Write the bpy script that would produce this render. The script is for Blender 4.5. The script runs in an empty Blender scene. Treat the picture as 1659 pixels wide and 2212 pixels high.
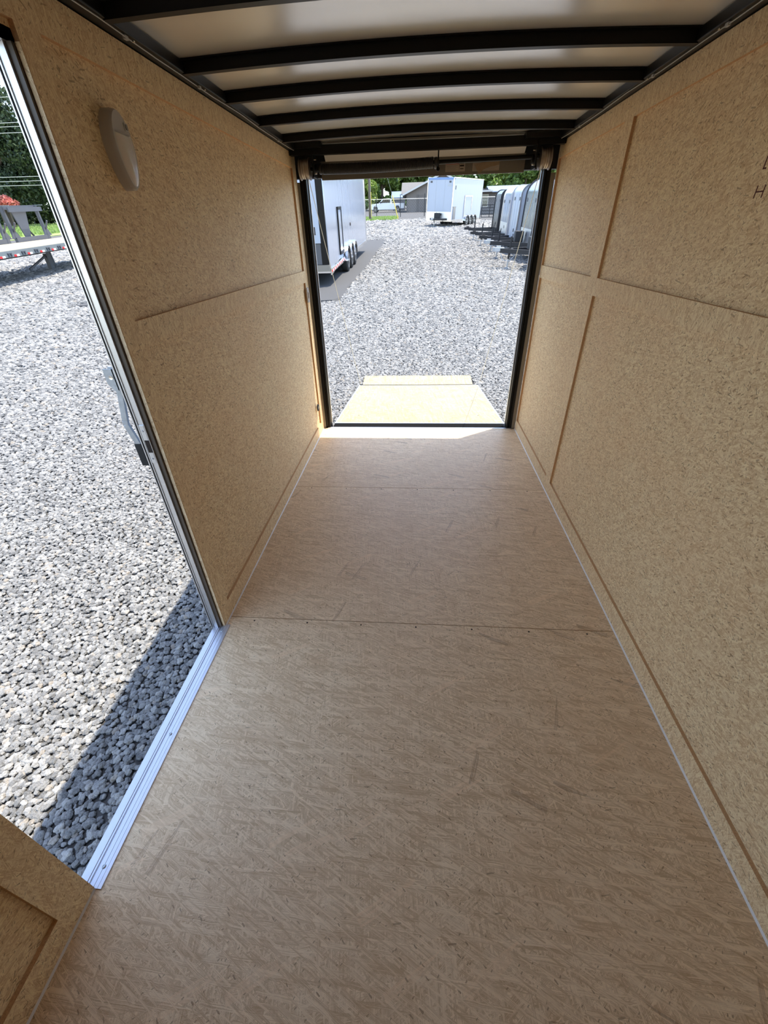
import bpy, math, random
import numpy as np
from mathutils import Vector, Matrix

random.seed(7)
S = bpy.context.scene
COL = S.collection

# ------------------------------------------------------------------ camera
CAM = Vector((-0.0168, 0.0, 1.4699))
YAW, PITCH, ROLL, FPX = 0.0888, -0.5888, -0.0294, 887.86
fwd = Vector((-math.sin(YAW) * math.cos(PITCH), math.cos(YAW) * math.cos(PITCH), math.sin(PITCH)))
rt0 = Vector((math.cos(YAW), math.sin(YAW), 0))
up0 = rt0.cross(fwd)
rt = rt0 * math.cos(ROLL) + up0 * math.sin(ROLL)
up = -rt0 * math.sin(ROLL) + up0 * math.cos(ROLL)
cd = bpy.data.cameras.new('camera')
cam = bpy.data.objects.new('camera', cd)
COL.objects.link(cam)
cd.sensor_fit = 'HORIZONTAL'
cd.sensor_width = 36
cd.lens = FPX / 1659 * 36
cd.clip_start = 0.02
cd.clip_end = 1000
cam.matrix_world = Matrix(((rt.x, up.x, -fwd.x, CAM.x), (rt.y, up.y, -fwd.y, CAM.y), (rt.z, up.z, -fwd.z, CAM.z), (0, 0, 0, 1)))
S.camera = cam

# ------------------------------------------------------------------ light
SUN_STRENGTH = 3.2
SKY_STRENGTH = 0.20
EXPOSURE = 1.62
W = bpy.data.worlds.new('sky')
S.world = W
W.use_nodes = True
nt = W.node_tree
sky = nt.nodes.new('ShaderNodeTexSky')
sky.sky_type = 'NISHITA'
sky.sun_disc = False
sky.sun_elevation = math.radians(73.8)
sky.sun_rotation = math.radians(55)
sky.air_density = 1.0
sky.dust_density = 0.6
hs = nt.nodes.new('ShaderNodeHueSaturation')
hs.inputs['Saturation'].default_value = 0.88
nt.links.new(sky.outputs[0], hs.inputs['Color'])
nt.links.new(hs.outputs[0], nt.nodes['Background'].inputs[0])
nt.nodes['Background'].inputs[1].default_value = SKY_STRENGTH
sd = bpy.data.lights.new('sun', 'SUN')
sd.energy = SUN_STRENGTH
sd.angle = math.radians(0.53)
sd.color = (1.0, 0.92, 0.785)
so = bpy.data.objects.new('sun', sd)
COL.objects.link(so)
so.rotation_euler = Vector((0.237, 0.165, 1.0)).to_track_quat('Z', 'Y').to_euler()
S.view_settings.view_transform = 'Standard'
S.view_settings.look = 'None'
S.view_settings.gamma = 1
S.view_settings.use_curve_mapping = False
S.view_settings.exposure = EXPOSURE
S.cycles.max_bounces = 9
S.cycles.diffuse_bounces = 8
S.cycles.glossy_bounces = 3
S.cycles.transmission_bounces = 3
S.cycles.transparent_max_bounces = 4
S.cycles.caustics_reflective = False
S.cycles.caustics_refractive = False
S.cycles.use_denoising = True
S.cycles.use_adaptive_sampling = True
S.cycles.adaptive_threshold = 0.06
S.cycles.sample_clamp_indirect = 20.0

# ------------------------------------------------------------------ node helpers
class NB:
    def __init__(s, name):
        s.m = bpy.data.materials.new(name)
        s.m.use_nodes = True
        s.t = s.m.node_tree
        s.b = s.t.nodes['Principled BSDF']
    def n(s, typ, **kw):
        x = s.t.nodes.new(typ)
        for k, v in kw.items(): setattr(x, k, v)
        return x
    def l(s, a, b): s.t.links.new(a, b)
    def put(s, sock, v):
        if hasattr(v, 'links') or isinstance(v, bpy.types.NodeSocket): s.l(v, sock)
        else: sock.default_value = v
    def math(s, op, a, b=0.0, c=None, clamp=False):
        x = s.n('ShaderNodeMath', operation=op, use_clamp=clamp)
        s.put(x.inputs[0], a); s.put(x.inputs[1], b)
        if c is not None: s.put(x.inputs[2], c)
        return x.outputs[0]
    def mix(s, f, a, b, blend='MIX'):
        x = s.n('ShaderNodeMix', data_type='RGBA', blend_type=blend)
        s.put(x.inputs[0], f); s.put(x.inputs[6], a); s.put(x.inputs[7], b)
        return x.outputs[2]
    def ramp(s, f, stops):
        x = s.n('ShaderNodeValToRGB')
        e = x.color_ramp.elements
        while len(e) < len(stops): e.new(0.5)
        for i, (p, c) in enumerate(stops):
            e[i].position = p; e[i].color = c if len(c) == 4 else (*c, 1)
        s.l(f, x.inputs[0])
        return x.outputs[0]
    def noise(s, vec, scale, detail=2, rough=0.5, dim='3D'):
        x = s.n('ShaderNodeTexNoise', noise_dimensions=dim)
        x.inputs['Scale'].default_value = scale
        x.inputs['Detail'].default_value = detail
        x.inputs['Roughness'].default_value = rough
        if vec is not None: s.l(vec, x.inputs['Vector'])
        return x.outputs['Fac']
    def vmath(s, op, a, b):
        x = s.n('ShaderNodeVectorMath', operation=op)
        s.put(x.inputs[0], a); s.put(x.inputs[1], b)
        return x.outputs[0]
    def bump(s, h, strength=0.3, dist=0.002):
        x = s.n('ShaderNodeBump')
        x.inputs['Strength'].default_value = strength
        x.inputs['Distance'].default_value = dist
        s.l(h, x.inputs['Height'])
        s.l(x.outputs[0], s.b.inputs['Normal'])

def mat(name, col, rough=0.5, metal=0.0, var=0.0, vs=8.0, spec=None, bump=0.0, bs=40.0, trans=None, alpha=None):
    """plain procedural material with soft noise variation"""
    k = NB(name)
    g = k.n('ShaderNodeNewGeometry')
    tc = k.n('ShaderNodeTexCoord').outputs['Object']
    if var:
        f = k.noise(tc, vs, 4, 0.6)
        c = k.mix(f, (*[max(0, x * (1 - var)) for x in col], 1), (*[min(1, x * (1 + var)) for x in col], 1))
        k.l(c, k.b.inputs['Base Color'])
    else:
        k.b.inputs['Base Color'].default_value = (*col, 1)
    k.b.inputs['Roughness'].default_value = rough
    k.b.inputs['Metallic'].default_value = metal
    if spec is not None: k.b.inputs['Specular IOR Level'].default_value = spec
    if bump: k.bump(k.noise(tc, bs, 3, 0.6), bump, 0.002)
    if trans is not None: k.b.inputs['Transmission Weight'].default_value = trans
    if alpha is not None: k.b.inputs['Alpha'].default_value = alpha
    return k.m

# strand group: elongated random chips laid at one angle
def strand_group():
    g = bpy.data.node_groups.new('wood_chips', 'ShaderNodeTree')
    I = g.interface
    for nm, ty in (('Vector', 'NodeSocketVector'), ('Angle', 'NodeSocketFloat'), ('Long', 'NodeSocketFloat'), ('Short', 'NodeSocketFloat'), ('Cover', 'NodeSocketFloat'), ('Offset', 'NodeSocketFloat')):
        I.new_socket(nm, in_out='INPUT', socket_type=ty)
    for nm in ('Tone', 'Mask', 'Fibre'):
        I.new_socket(nm, in_out='OUTPUT', socket_type='NodeSocketFloat')
    N, L = g.nodes, g.links
    gi, go = N.new('NodeGroupInput'), N.new('NodeGroupOutput')
    rot = N.new('ShaderNodeVectorRotate'); rot.rotation_type = 'Z_AXIS'
    L.new(gi.outputs['Vector'], rot.inputs['Vector']); L.new(gi.outputs['Angle'], rot.inputs['Angle'])
    comb = N.new('ShaderNodeCombineXYZ')
    L.new(gi.outputs['Long'], comb.inputs[0]); L.new(gi.outputs['Short'], comb.inputs[1])
    mul = N.new('ShaderNodeVectorMath'); mul.operation = 'MULTIPLY'
    L.new(rot.outputs[0], mul.inputs[0]); L.new(comb.outputs[0], mul.inputs[1])
    off = N.new('ShaderNodeVectorMath'); off.operation = 'ADD'
    L.new(mul.outputs[0], off.inputs[0]); L.new(gi.outputs['Offset'], off.inputs[1])
    vo = N.new('ShaderNodeTexVoronoi'); vo.voronoi_dimensions = '2D'; vo.distance = 'CHEBYCHEV'
    vo.inputs['Scale'].default_value = 1; vo.inputs['Randomness'].default_value = 0.9
    L.new(off.outputs[0], vo.inputs['Vector'])
    sep = N.new('ShaderNodeSeparateColor'); L.new(vo.outputs['Color'], sep.inputs[0])
    less = N.new('ShaderNodeMath'); less.operation = 'LESS_THAN'
    L.new(sep.outputs[0], less.inputs[0]); L.new(gi.outputs['Cover'], less.inputs[1])
    near = N.new('ShaderNodeMath'); near.operation = 'LESS_THAN'
    L.new(vo.outputs['Distance'], near.inputs[0]); near.inputs[1].default_value = 0.52
    mk = N.new('ShaderNodeMath'); mk.operation = 'MULTIPLY'
    L.new(less.outputs[0], mk.inputs[0]); L.new(near.outputs[0], mk.inputs[1])
    L.new(mk.outputs[0], go.inputs['Mask']); L.new(sep.outputs[1], go.inputs['Tone'])
    fm = N.new('ShaderNodeVectorMath'); fm.operation = 'MULTIPLY'; fm.inputs[1].default_value = (1.1, 5.0, 1)
    L.new(off.outputs[0], fm.inputs[0])
    no = N.new('ShaderNodeTexNoise'); no.noise_dimensions = '2D'; no.inputs['Scale'].default_value = 1; no.inputs['Detail'].default_value = 2
    L.new(fm.outputs[0], no.inputs['Vector'])
    L.new(no.outputs['Fac'], go.inputs['Fibre'])
    return g
SG = strand_group()

def osb(name, plane, base, long, short, contrast=1.0, layers=7, gloss=0.55, dark=0.5, horiz=0.0, fine=160, fc=1.0, warp=0.012, streak=0.0):
    k = NB(name)
    tc = k.n('ShaderNodeTexCoord').outputs['Object']
    sp = k.n('ShaderNodeSeparateXYZ'); k.l(tc, sp.inputs[0])
    cb = k.n('ShaderNodeCombineXYZ')
    a, b = {'XY': (0, 1), 'YZ': (1, 2), 'XZ': (0, 2)}[plane]
    k.l(sp.outputs[a], cb.inputs[0]); k.l(sp.outputs[b], cb.inputs[1])
    # slight waviness of the strands
    wn = k.n('ShaderNodeTexNoise', noise_dimensions='2D'); wn.inputs['Scale'].default_value = 14; wn.inputs['Detail'].default_value = 1
    k.l(cb.outputs[0], wn.inputs['Vector'])
    w = k.vmath('SUBTRACT', wn.outputs['Color'], (0.5, 0.5, 0.5))
    w = k.vmath('MULTIPLY', w, (warp, warp, 0))
    v = k.vmath('ADD', cb.outputs[0], w)
    lo = tuple(x * (1 - f * contrast) for x, f in zip(base, (0.36, 0.42, 0.50)))
    hi = tuple(min(0.97, x * (1 + f * contrast)) for x, f in zip(base, (0.20, 0.25, 0.33)))
    rnd = random.Random(name)
    big = k.noise(cb.outputs[0], 2.2, 2, 0.5, '2D')
    col = k.mix(k.ramp(k.noise(v, fine, 3, 0.75, '2D'), [(0.34, (0, 0, 0)), (0.66, (1, 1, 1))]), (*lo, 1), (*hi, 1))
    height = None
    for i in range(layers):
        g = k.n('ShaderNodeGroup'); g.node_tree = SG
        k.l(v, g.inputs['Vector'])
        ang = (i * 2.39996 + rnd.random() * 0.4) % math.pi
        if horiz: ang = (0.12, 2.85, 0.62, 2.45, 1.35, 3.05, 0.33, 1.9, 2.65)[i % 9] + rnd.random() * 0.15
        f = 0.55 + 0.9 * rnd.random()
        g.inputs['Angle'].default_value = ang
        g.inputs['Long'].default_value = long * f
        g.inputs['Short'].default_value = short * f * (0.8 + rnd.random() * 0.7)
        g.inputs['Cover'].default_value = 0.50
        g.inputs['Offset'].default_value = rnd.random() * 50
        t = k.math('MULTIPLY_ADD', g.outputs['Fibre'], 2.6, k.math('MULTIPLY_ADD', g.outputs['Tone'], 0.9, -1.25), clamp=True)
        c = k.mix(t, (*lo, 1), (*hi, 1))
        col = k.mix(k.math('MULTIPLY', g.outputs['Mask'], 0.78), col, c)
        hh = k.math('MULTIPLY', g.outputs['Mask'], k.math('ADD', t, 0.5))
        height = hh if height is None else k.math('MAXIMUM', height, hh)
    # scattered bark flecks and reddish strands
    if streak:
        for ang, ll, ss, cov, ofs, amt, cc in ((0.4, 8, 45, 0.010, 71.3, 0.9, (0.30, 0.24, 0.24)), (1.9, 7, 60, 0.008, 55.1, 0.8, (0.34, 0.25, 0.22)), (2.6, 6, 36, 0.03, 61.7, 0.8, (1.12, 1.12, 1.12))):
            fl = k.n('ShaderNodeGroup'); fl.node_tree = SG
            k.l(v, fl.inputs['Vector'])
            for nm, val in (('Angle', ang), ('Long', ll), ('Short', ss), ('Cover', cov), ('Offset', ofs)): fl.inputs[nm].default_value = val
            f_ = k.math('MULTIPLY', fl.outputs['Mask'], k.math('MULTIPLY_ADD', fl.outputs['Fibre'], 2.4, -0.55, clamp=True))
            col = k.mix(k.math('MULTIPLY', f_, amt * streak), col, (*[min(0.97, b_ * c_) for b_, c_ in zip(base, cc)], 1))
    fleck = (base[0] * 0.20, base[1] * 0.15, base[2] * 0.12, 1)
    for ang, ll, ss, cov, ofs, amt in ((0.7, 90, 300, 0.04, 13.3, 0.9), (2.3, 150, 360, 0.07, 3.3, 0.8), (3.0, 45, 260, 0.016, 23.1, 0.7)):
        fl = k.n('ShaderNodeGroup'); fl.node_tree = SG
        k.l(v, fl.inputs['Vector'])
        for nm, val in (('Angle', ang), ('Long', ll), ('Short', ss), ('Cover', cov * fc), ('Offset', ofs)): fl.inputs[nm].default_value = val
        col = k.mix(k.math('MULTIPLY', fl.outputs['Mask'], dark * amt), col, fleck)
    col = k.mix(k.math('MULTIPLY', k.math('SUBTRACT', big, 0.35, clamp=True), 0.5), col, (base[0] * 0.86, base[1] * 0.80, base[2] * 0.74, 1))
    # sawn edges of the board: rougher and darker than the faces
    ge = k.n('ShaderNodeNewGeometry'); sn = k.n('ShaderNodeSeparateXYZ'); k.l(ge.outputs['True Normal'], sn.inputs[0])
    edge = k.math('LESS_THAN', k.math('ABSOLUTE', sn.outputs[{'XY': 2, 'YZ': 0, 'XZ': 1}[plane]]), 0.6)
    ec = k.mix(k.noise(tc, 260, 3, 0.7), (base[0] * 0.34, base[1] * 0.25, base[2] * 0.19, 1), (base[0] * 0.95, base[1] * 0.84, base[2] * 0.72, 1))
    col = k.mix(edge, col, ec)
    k.l(col, k.b.inputs['Base Color'])
    k.b.inputs['Roughness'].default_value = gloss
    k.b.inputs['Specular IOR Level'].default_value = 0.3
    k.bump(height, 0.25, 0.0012)
    return k.m

M = {}
M['osb_floor'] = osb('osb_floor', 'XY', (0.86, 0.62, 0.385), 12, 105, 0.9, 7, 0.42, 0.7, 0.3, 220, 0.12, 0.006, 0.6)
M['osb_wall'] = osb('osb_wall', 'YZ', (0.92, 0.655, 0.40), 38, 150, 1.05, 5, 0.6, 0.75, 0.0, 200, 0.5, 0.005)
M['osb_strip'] = osb('osb_strip', 'YZ', (0.92, 0.66, 0.405), 34, 150, 1.0, 4, 0.6, 0.7, 0.0, 200, 0.3, 0.005)
M['osb_front'] = osb('osb_front', 'XZ', (0.88, 0.66, 0.42), 28, 150, 0.9, 4, 0.6, 0.5, 0.0, 170, 0.3)
M['osb_ramp'] = osb('osb_ramp', 'XY', (0.37, 0.315, 0.185), 7, 60, 1.0, 5, 0.6, 0.5, 0.7)
M['black'] = mat('black_painted_steel', (0.006, 0.0055, 0.005), 0.42, 0.0, 0.3, 20, spec=0.22)
M['black_matte'] = mat('matte_black_steel', (0.02, 0.02, 0.022), 0.6)
M['flat_black'] = mat('flat_black_hinge_and_seam_shade', (0.008, 0.008, 0.008), 0.9, spec=0.05)
M['rubber'] = mat('black_rubber', (0.018, 0.018, 0.018), 0.75, bump=0.2, bs=90)
M['alu'] = mat('brushed_aluminium', (0.72, 0.73, 0.75), 0.34, 0.85, 0.1, 30)
M['sill'] = mat('ribbed_aluminium', (0.60, 0.62, 0.68), 0.40, 0.7, 0.06, 60)
M['galv'] = mat('galvanised_steel', (0.42, 0.45, 0.49), 0.45, 0.7, 0.35, 55)
M['dull'] = mat('dull_grey_plate', (0.26, 0.24, 0.21), 0.45, 0.6, 0.1, 10)
M['channel'] = mat('brown_painted_channel', (0.10, 0.078, 0.06), 0.4, 0, 0.15, 20)
M['caulk'] = mat('white_caulk', (0.78, 0.75, 0.72), 0.5)
M['screw'] = mat('bright_screw', (0.75, 0.72, 0.66), 0.25, 1.0)
M['white_plastic'] = mat('white_plastic', (0.48, 0.45, 0.42), 0.42, 0, 0.05)
M['wire'] = mat('grey_wire', (0.45, 0.46, 0.46), 0.5)
M['cable'] = mat('steel_cable', (0.78, 0.72, 0.55), 0.4, 0.3)
M['spring'] = mat('oiled_spring', (0.035, 0.032, 0.03), 0.35, 0.5)
M['drum'] = mat('cast_aluminium_drum', (0.35, 0.30, 0.26), 0.4, 0.7, 0.1, 30)
M['tape'] = mat('brown_paper', (0.36, 0.26, 0.17), 0.8, 0, 0.15, 30)
M['sticker'] = mat('sticker_paper', (0.50, 0.43, 0.36), 0.6)
M['red'] = mat('red_paint', (0.45, 0.02, 0.02), 0.4)
M['reflect_red'] = mat('red_reflector', (0.7, 0.02, 0.02), 0.4)
M['white'] = mat('white_reflector', (0.8, 0.8, 0.8), 0.4)
M['mark'] = mat('dark_red_marker', (0.10, 0.02, 0.015), 0.8)
M['gap'] = mat('dark_gap', (0.03, 0.02, 0.015), 0.9)

def ceiling_mat():
    k = NB('white_roof_sheet')
    tc = k.n('ShaderNodeTexCoord').outputs['Object']
    k.b.inputs['Base Color'].default_value = (0.84, 0.81, 0.76, 1)
    k.b.inputs['Metallic'].default_value = 0.5
    mp = k.n('ShaderNodeMapping'); mp.inputs['Scale'].default_value = (0.5, 1.3, 1); k.l(tc, mp.inputs[0])
    n1 = k.noise(mp.outputs[0], 2.2, 2, 0.5)
    k.l(k.math('MULTIPLY_ADD', k.noise(tc, 5, 3), 0.08, 0.20), k.b.inputs['Roughness'])
    k.bump(n1, 0.35, 0.02)
    return k.m
M['ceiling'] = ceiling_mat()

def glossy_white(name, col=(0.74, 0.76, 0.79), rough=0.22, metal=0.0):
    k = NB(name)
    tc = k.n('ShaderNodeTexCoord').outputs['Object']
    k.b.inputs['Base Color'].default_value = (*col, 1)
    k.b.inputs['Roughness'].default_value = rough
    k.b.inputs['Metallic'].default_value = metal
    mp = k.n('ShaderNodeMapping'); mp.inputs['Scale'].default_value = (3.0, 3.0, 0.35); k.l(tc, mp.inputs[0])
    k.bump(k.noise(mp.outputs[0], 1.3, 2), 0.35, 0.02)
    return k.m
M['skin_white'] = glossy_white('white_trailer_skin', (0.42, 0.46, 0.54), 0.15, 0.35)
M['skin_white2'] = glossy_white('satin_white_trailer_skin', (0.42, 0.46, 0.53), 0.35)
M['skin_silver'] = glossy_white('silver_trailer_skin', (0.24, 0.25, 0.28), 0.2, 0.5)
M['truck_white'] = mat('white_car_paint', (0.80, 0.82, 0.85), 0.25)
M['skin_black'] = glossy_white('black_trailer_skin', (0.02, 0.02, 0.022), 0.2)
M['chrome'] = mat('polished_trim', (0.75, 0.76, 0.78), 0.16, 1.0)
M['alloy'] = mat('alloy_rim', (0.55, 0.56, 0.58), 0.28, 0.9)
M['grey_skin'] = mat('dark_grey_underside', (0.10, 0.10, 0.105), 0.6)
M['glass'] = mat('tinted_glass', (0.015, 0.018, 0.02), 0.05, 0.0, spec=0.8)
M['taupe'] = mat('taupe_block_wall', (0.20, 0.175, 0.155), 0.85, 0, 0.12, 2)
M['taupe_d'] = mat('taupe_garage_door', (0.155, 0.135, 0.12), 0.7)
M['shingle'] = mat('grey_shingles', (0.13, 0.125, 0.12), 0.9, 0, 0.35, 6)
M['metal_roof'] = mat('pale_blue_metal_roof', (0.22, 0.27, 0.37), 0.35, 0.4)
M['fascia'] = mat('white_fascia', (0.62, 0.60, 0.56), 0.6)
M['house2'] = mat('grey_siding', (0.15, 0.14, 0.14), 0.8, 0, 0.1, 2)
M['wood_pole'] = mat('weathered_pole', (0.13, 0.10, 0.075), 0.9, 0, 0.4, 3)
M['yellow'] = mat('yellow_guard', (0.72, 0.55, 0.10), 0.5)
M['charcoal'] = mat('charcoal_painted_steel', (0.075, 0.08, 0.095), 0.45, 0, 0.15, 3)
M['deck_steel'] = mat('grey_green_deck_rail', (0.16, 0.18, 0.18), 0.5, 0, 0.12, 3)
M['pine'] = mat('treated_pine_planks', (0.42, 0.34, 0.22), 0.75, 0, 0.15, 5)
M['road'] = mat('pale_concrete_road', (0.33, 0.32, 0.30), 0.9, 0, 0.1, 1)
M['bark'] = mat('tree_bark', (0.10, 0.075, 0.055), 0.9, 0, 0.3, 6)

def leaf_mat(name, c1, c2):
    k = NB(name)
    oi = k.n('ShaderNodeNewGeometry')
    r = oi.outputs['Random Per Island']
    k.l(k.mix(r, (*c1, 1), (*c2, 1)), k.b.inputs['Base Color'])
    k.b.inputs['Roughness'].default_value = 0.5
    tr = k.n('ShaderNodeBsdfTranslucent')
    k.l(k.mix(r, (*[x * 1.2 for x in c1], 1), (*[x * 1.3 for x in c2], 1)), tr.inputs[0])
    ad = k.n('ShaderNodeMixShader'); ad.inputs[0].default_value = 0.3
    k.l(k.b.outputs[0], ad.inputs[1]); k.l(tr.outputs[0], ad.inputs[2])
    k.l(ad.outputs[0], k.t.nodes['Material Output'].inputs[0])
    return k.m
M['leaf'] = leaf_mat('green_leaves', (0.05, 0.10, 0.02), (0.24, 0.36, 0.08))
M['leaf_bright'] = leaf_mat('bright_green_leaves', (0.10, 0.17, 0.03), (0.36, 0.46, 0.10))
M['leaf_dark'] = leaf_mat('dark_evergreen_leaves', (0.018, 0.035, 0.018), (0.09, 0.13, 0.06))
M['leaf_pink'] = leaf_mat('coral_blossom', (0.5, 0.12, 0.10), (0.75, 0.30, 0.25))
M['grass_blade'] = leaf_mat('grass_blades', (0.14, 0.22, 0.05), (0.36, 0.46, 0.14))

def gravel_base(stone=False):
    k = NB('gravel_stones' if stone else 'gravel_bed')
    if stone:
        r = k.n('ShaderNodeObjectInfo').outputs['Random']
        tc = k.n('ShaderNodeTexCoord').outputs['Object']
        c = k.ramp(r, [(0.0, (0.07, 0.07, 0.07)), (0.25, (0.16, 0.158, 0.155)), (0.6, (0.27, 0.265, 0.255)), (0.9, (0.42, 0.41, 0.39)), (0.96, (0.32, 0.26, 0.19)), (1.0, (0.50, 0.49, 0.47))])
        n = k.noise(tc, 3.0, 3, 0.7)
        c = k.mix(0.35, c, k.ramp(n, [(0.3, (0.12, 0.12, 0.12)), (0.7, (0.55, 0.55, 0.54))]))
        k.l(c, k.b.inputs['Base Color'])
        k.bump(k.noise(tc, 6.0, 2, 0.7), 0.5, 0.15)
    else:
        tc = k.n('ShaderNodeTexCoord').outputs['Object']
        v = k.n('ShaderNodeTexVoronoi'); v.inputs['Scale'].default_value = 14; k.l(tc, v.inputs['Vector'])
        sp = k.n('ShaderNodeSeparateColor'); k.l(v.outputs['Color'], sp.inputs[0])
        c = k.ramp(sp.outputs[0], [(0.0, (0.05, 0.05, 0.055)), (0.35, (0.20, 0.20, 0.20)), (0.7, (0.32, 0.315, 0.305)), (1.0, (0.46, 0.45, 0.44))])
        d = k.ramp(v.outputs['Distance'], [(0.35, (1, 1, 1)), (0.8, (0.35, 0.35, 0.35))])
        c = k.mix(1.0, c, d, 'MULTIPLY')
        k.l(c, k.b.inputs['Base Color'])
        k.bump(v.outputs['Distance'], -0.6, 0.03)
    k.b.inputs['Roughness'].default_value = 0.9
    k.b.inputs['Specular IOR Level'].default_value = 0.15
    return k.m
M['gravel'] = gravel_base()
M['stone'] = gravel_base(True)
M['gravel_dirt'] = mat('dark_stone_dust', (0.075, 0.073, 0.07), 0.95, 0, 0.4, 25)
def asphalt_mat():
    k = NB('asphalt')
    tc = k.n('ShaderNodeTexCoord').outputs['Object']
    c = k.ramp(k.noise(tc, 60, 3, 0.8), [(0.35, (0.042, 0.042, 0.043)), (0.65, (0.075, 0.074, 0.073))])
    c = k.mix(k.noise(tc, 1.2, 3), c, (0.062, 0.062, 0.063, 1))
    k.l(c, k.b.inputs['Base Color'])
    k.b.inputs['Roughness'].default_value = 0.9
    return k.m
M['asphalt'] = asphalt_mat()
M['lawn'] = mat('lawn_soil', (0.22, 0.28, 0.09), 0.95, 0, 0.35, 1.5)

# ------------------------------------------------------------------ mesh builder
class MB:
    def __init__(s): s.v = []; s.f = []
    def box(s, x0, x1, y0, y1, z0, z1):
        b = len(s.v)
        s.v += [(x, y, z) for z in (z0, z1) for y in (y0, y1) for x in (x0, x1)]
        for q in ((0, 2, 3, 1), (4, 5, 7, 6), (0, 1, 5, 4), (2, 6, 7, 3), (0, 4, 6, 2), (1, 3, 7, 5)): s.f.append(tuple(b + i for i in q))
        return s
    def prism(s, pts, axis, a0, a1):
        """polygon pts (2D) extruded along axis ('x','y','z')"""
        b = len(s.v); n = len(pts)
        def mk(p, a): return {'x': (a, p[0], p[1]), 'y': (p[0], a, p[1]), 'z': (p[0], p[1], a)}[axis]
        s.v += [mk(p, a0) for p in pts] + [mk(p, a1) for p in pts]
        s.f.append(tuple(b + i for i in range(n))[::-1]); s.f.append(tuple(b + n + i for i in range(n)))
        for i in range(n): s.f.append((b + i, b + (i + 1) % n, b + n + (i + 1) % n, b + n + i))
        return s
    def tube(s, path, r, seg=8, caps=True):
        b = len(s.v); P = [Vector(p) for p in path]; n = len(P)
        rr = r if hasattr(r, '__len__') else [r] * n
        t = (P[1] - P[0]).normalized()
        u = t.orthogonal().normalized()
        for i in range(n):
            t = (P[min(i + 1, n - 1)] - P[max(i - 1, 0)]).normalized()
            u = (u - t * u.dot(t))
            u = u.normalized() if u.length > 1e-6 else t.orthogonal().normalized()
            w = t.cross(u)
            for k in range(seg):
                a = 2 * math.pi * k / seg
                s.v.append(tuple(P[i] + (u * math.cos(a) + w * math.sin(a)) * rr[i]))
        for i in range(n - 1):
            for k in range(seg):
                s.f.append((b + i * seg + k, b + i * seg + (k + 1) % seg, b + (i + 1) * seg + (k + 1) % seg, b + (i + 1) * seg + k))
        if caps:
            s.f.append(tuple(b + k for k in range(seg))[::-1]); s.f.append(tuple(b + (n - 1) * seg + k for k in range(seg)))
        return s
    def beam(s, a, b_, w, h):
        """rectangular bar from a to b; w sideways, h upwards"""
        a = Vector(a); c = Vector(b_); d = (c - a).normalized()
        ref = Vector((0, 0, 1)) if abs(d.z) < 0.9 else Vector((1, 0, 0))
        sx = d.cross(ref).normalized(); sz = sx.cross(d)
        b = len(s.v)
        for p in (a, c):
            for i, j in ((-1, -1), (1, -1), (1, 1), (-1, 1)): s.v.append(tuple(p + sx * i * w / 2 + sz * j * h / 2))
        for q in ((0, 3, 2, 1), (4, 5, 6, 7), (0, 1, 5, 4), (1, 2, 6, 5), (2, 3, 7, 6), (3, 0, 4, 7)): s.f.append(tuple(b + i for i in q))
        return s
    def lathe(s, prof, c, axis, seg=24):
        """profile (along, radius) revolved about axis through c"""
        b = len(s.v); n = len(prof); c = Vector(c)
        A = {'x': Vector((1, 0, 0)), 'y': Vector((0, 1, 0)), 'z': Vector((0, 0, 1))}[axis]
        U = A.orthogonal().normalized(); V = A.cross(U)
        for a, r in prof:
            for k in range(seg):
                t = 2 * math.pi * k / seg
                s.v.append(tuple(c + A * a + (U * math.cos(t) + V * math.sin(t)) * max(r, 1e-5)))
        for i in range(n - 1):
            for k in range(seg): s.f.append((b + i * seg + k, b + i * seg + (k + 1) % seg, b + (i + 1) * seg + (k + 1) % seg, b + (i + 1) * seg + k))
        s.f.append(tuple(b + k for k in range(seg))[::-1]); s.f.append(tuple(b + (n - 1) * seg + k for k in range(seg)))
        return s
    def build(s, name, m, parent=None, bevel=0.0, smooth=False, loc=None):
        me = bpy.data.meshes.new(name)
        me.from_pydata(s.v, [], s.f); me.validate(); me.update()
        me.materials.append(m)
        import bmesh
        bm = bmesh.new(); bm.from_mesh(me); bmesh.ops.recalc_face_normals(bm, faces=bm.faces); bm.to_mesh(me); bm.free()
        if smooth:
            for p in me.polygons: p.use_smooth = True
            try: me.set_sharp_from_angle(angle=math.radians(40))
            except Exception: pass
        o = bpy.data.objects.new(name, me); COL.objects.link(o)
        if parent is not None: o.parent = parent
        if loc: o.location = loc
        if bevel:
            b = o.modifiers.new('bevel', 'BEVEL'); b.width = bevel; b.segments = 2; b.limit_method = 'ANGLE'
        return o

def tag(o, label, cat, group=None, kind=None):
    if label: o['label'] = label
    if cat: o['category'] = cat
    if group: o['group'] = group
    if kind: o['kind'] = kind
    return o
def struct(o): o['kind'] = 'structure'; return o
def empty(name, loc=(0, 0, 0), basis=None):
    o = bpy.data.objects.new(name, None); COL.objects.link(o)
    o.empty_display_size = 0.1
    if basis: o.matrix_world = basis
    else: o.location = loc
    return o
def copy_tree(o, parent=None):
    c = o.copy(); COL.objects.link(c)
    if parent is not None: c.parent = parent
    for ch in list(o.children): copy_tree(ch, c)
    return c
def gz(x, y): return -0.58 + 0.064 * y - 0.035 * max(x, 0.0)
def wobble(x, y): return 0.012 * math.sin(x * 1.3 + 0.7 * y) + 0.010 * math.sin(y * 2.1 - x * 0.6)

# ================================================================== THE ROOM: trailer interior
XB, XP = 0.873, 0.885          # batten face, panel face (half widths)
YF, YR = -1.35, 3.588          # front wall, rear end of the floor
HW = 1.9487                    # top of wall sheathing
D0, D1, DH = 0.305, 1.2125, 1.835   # side door opening
XO = 0.945                     # outer skin

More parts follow.
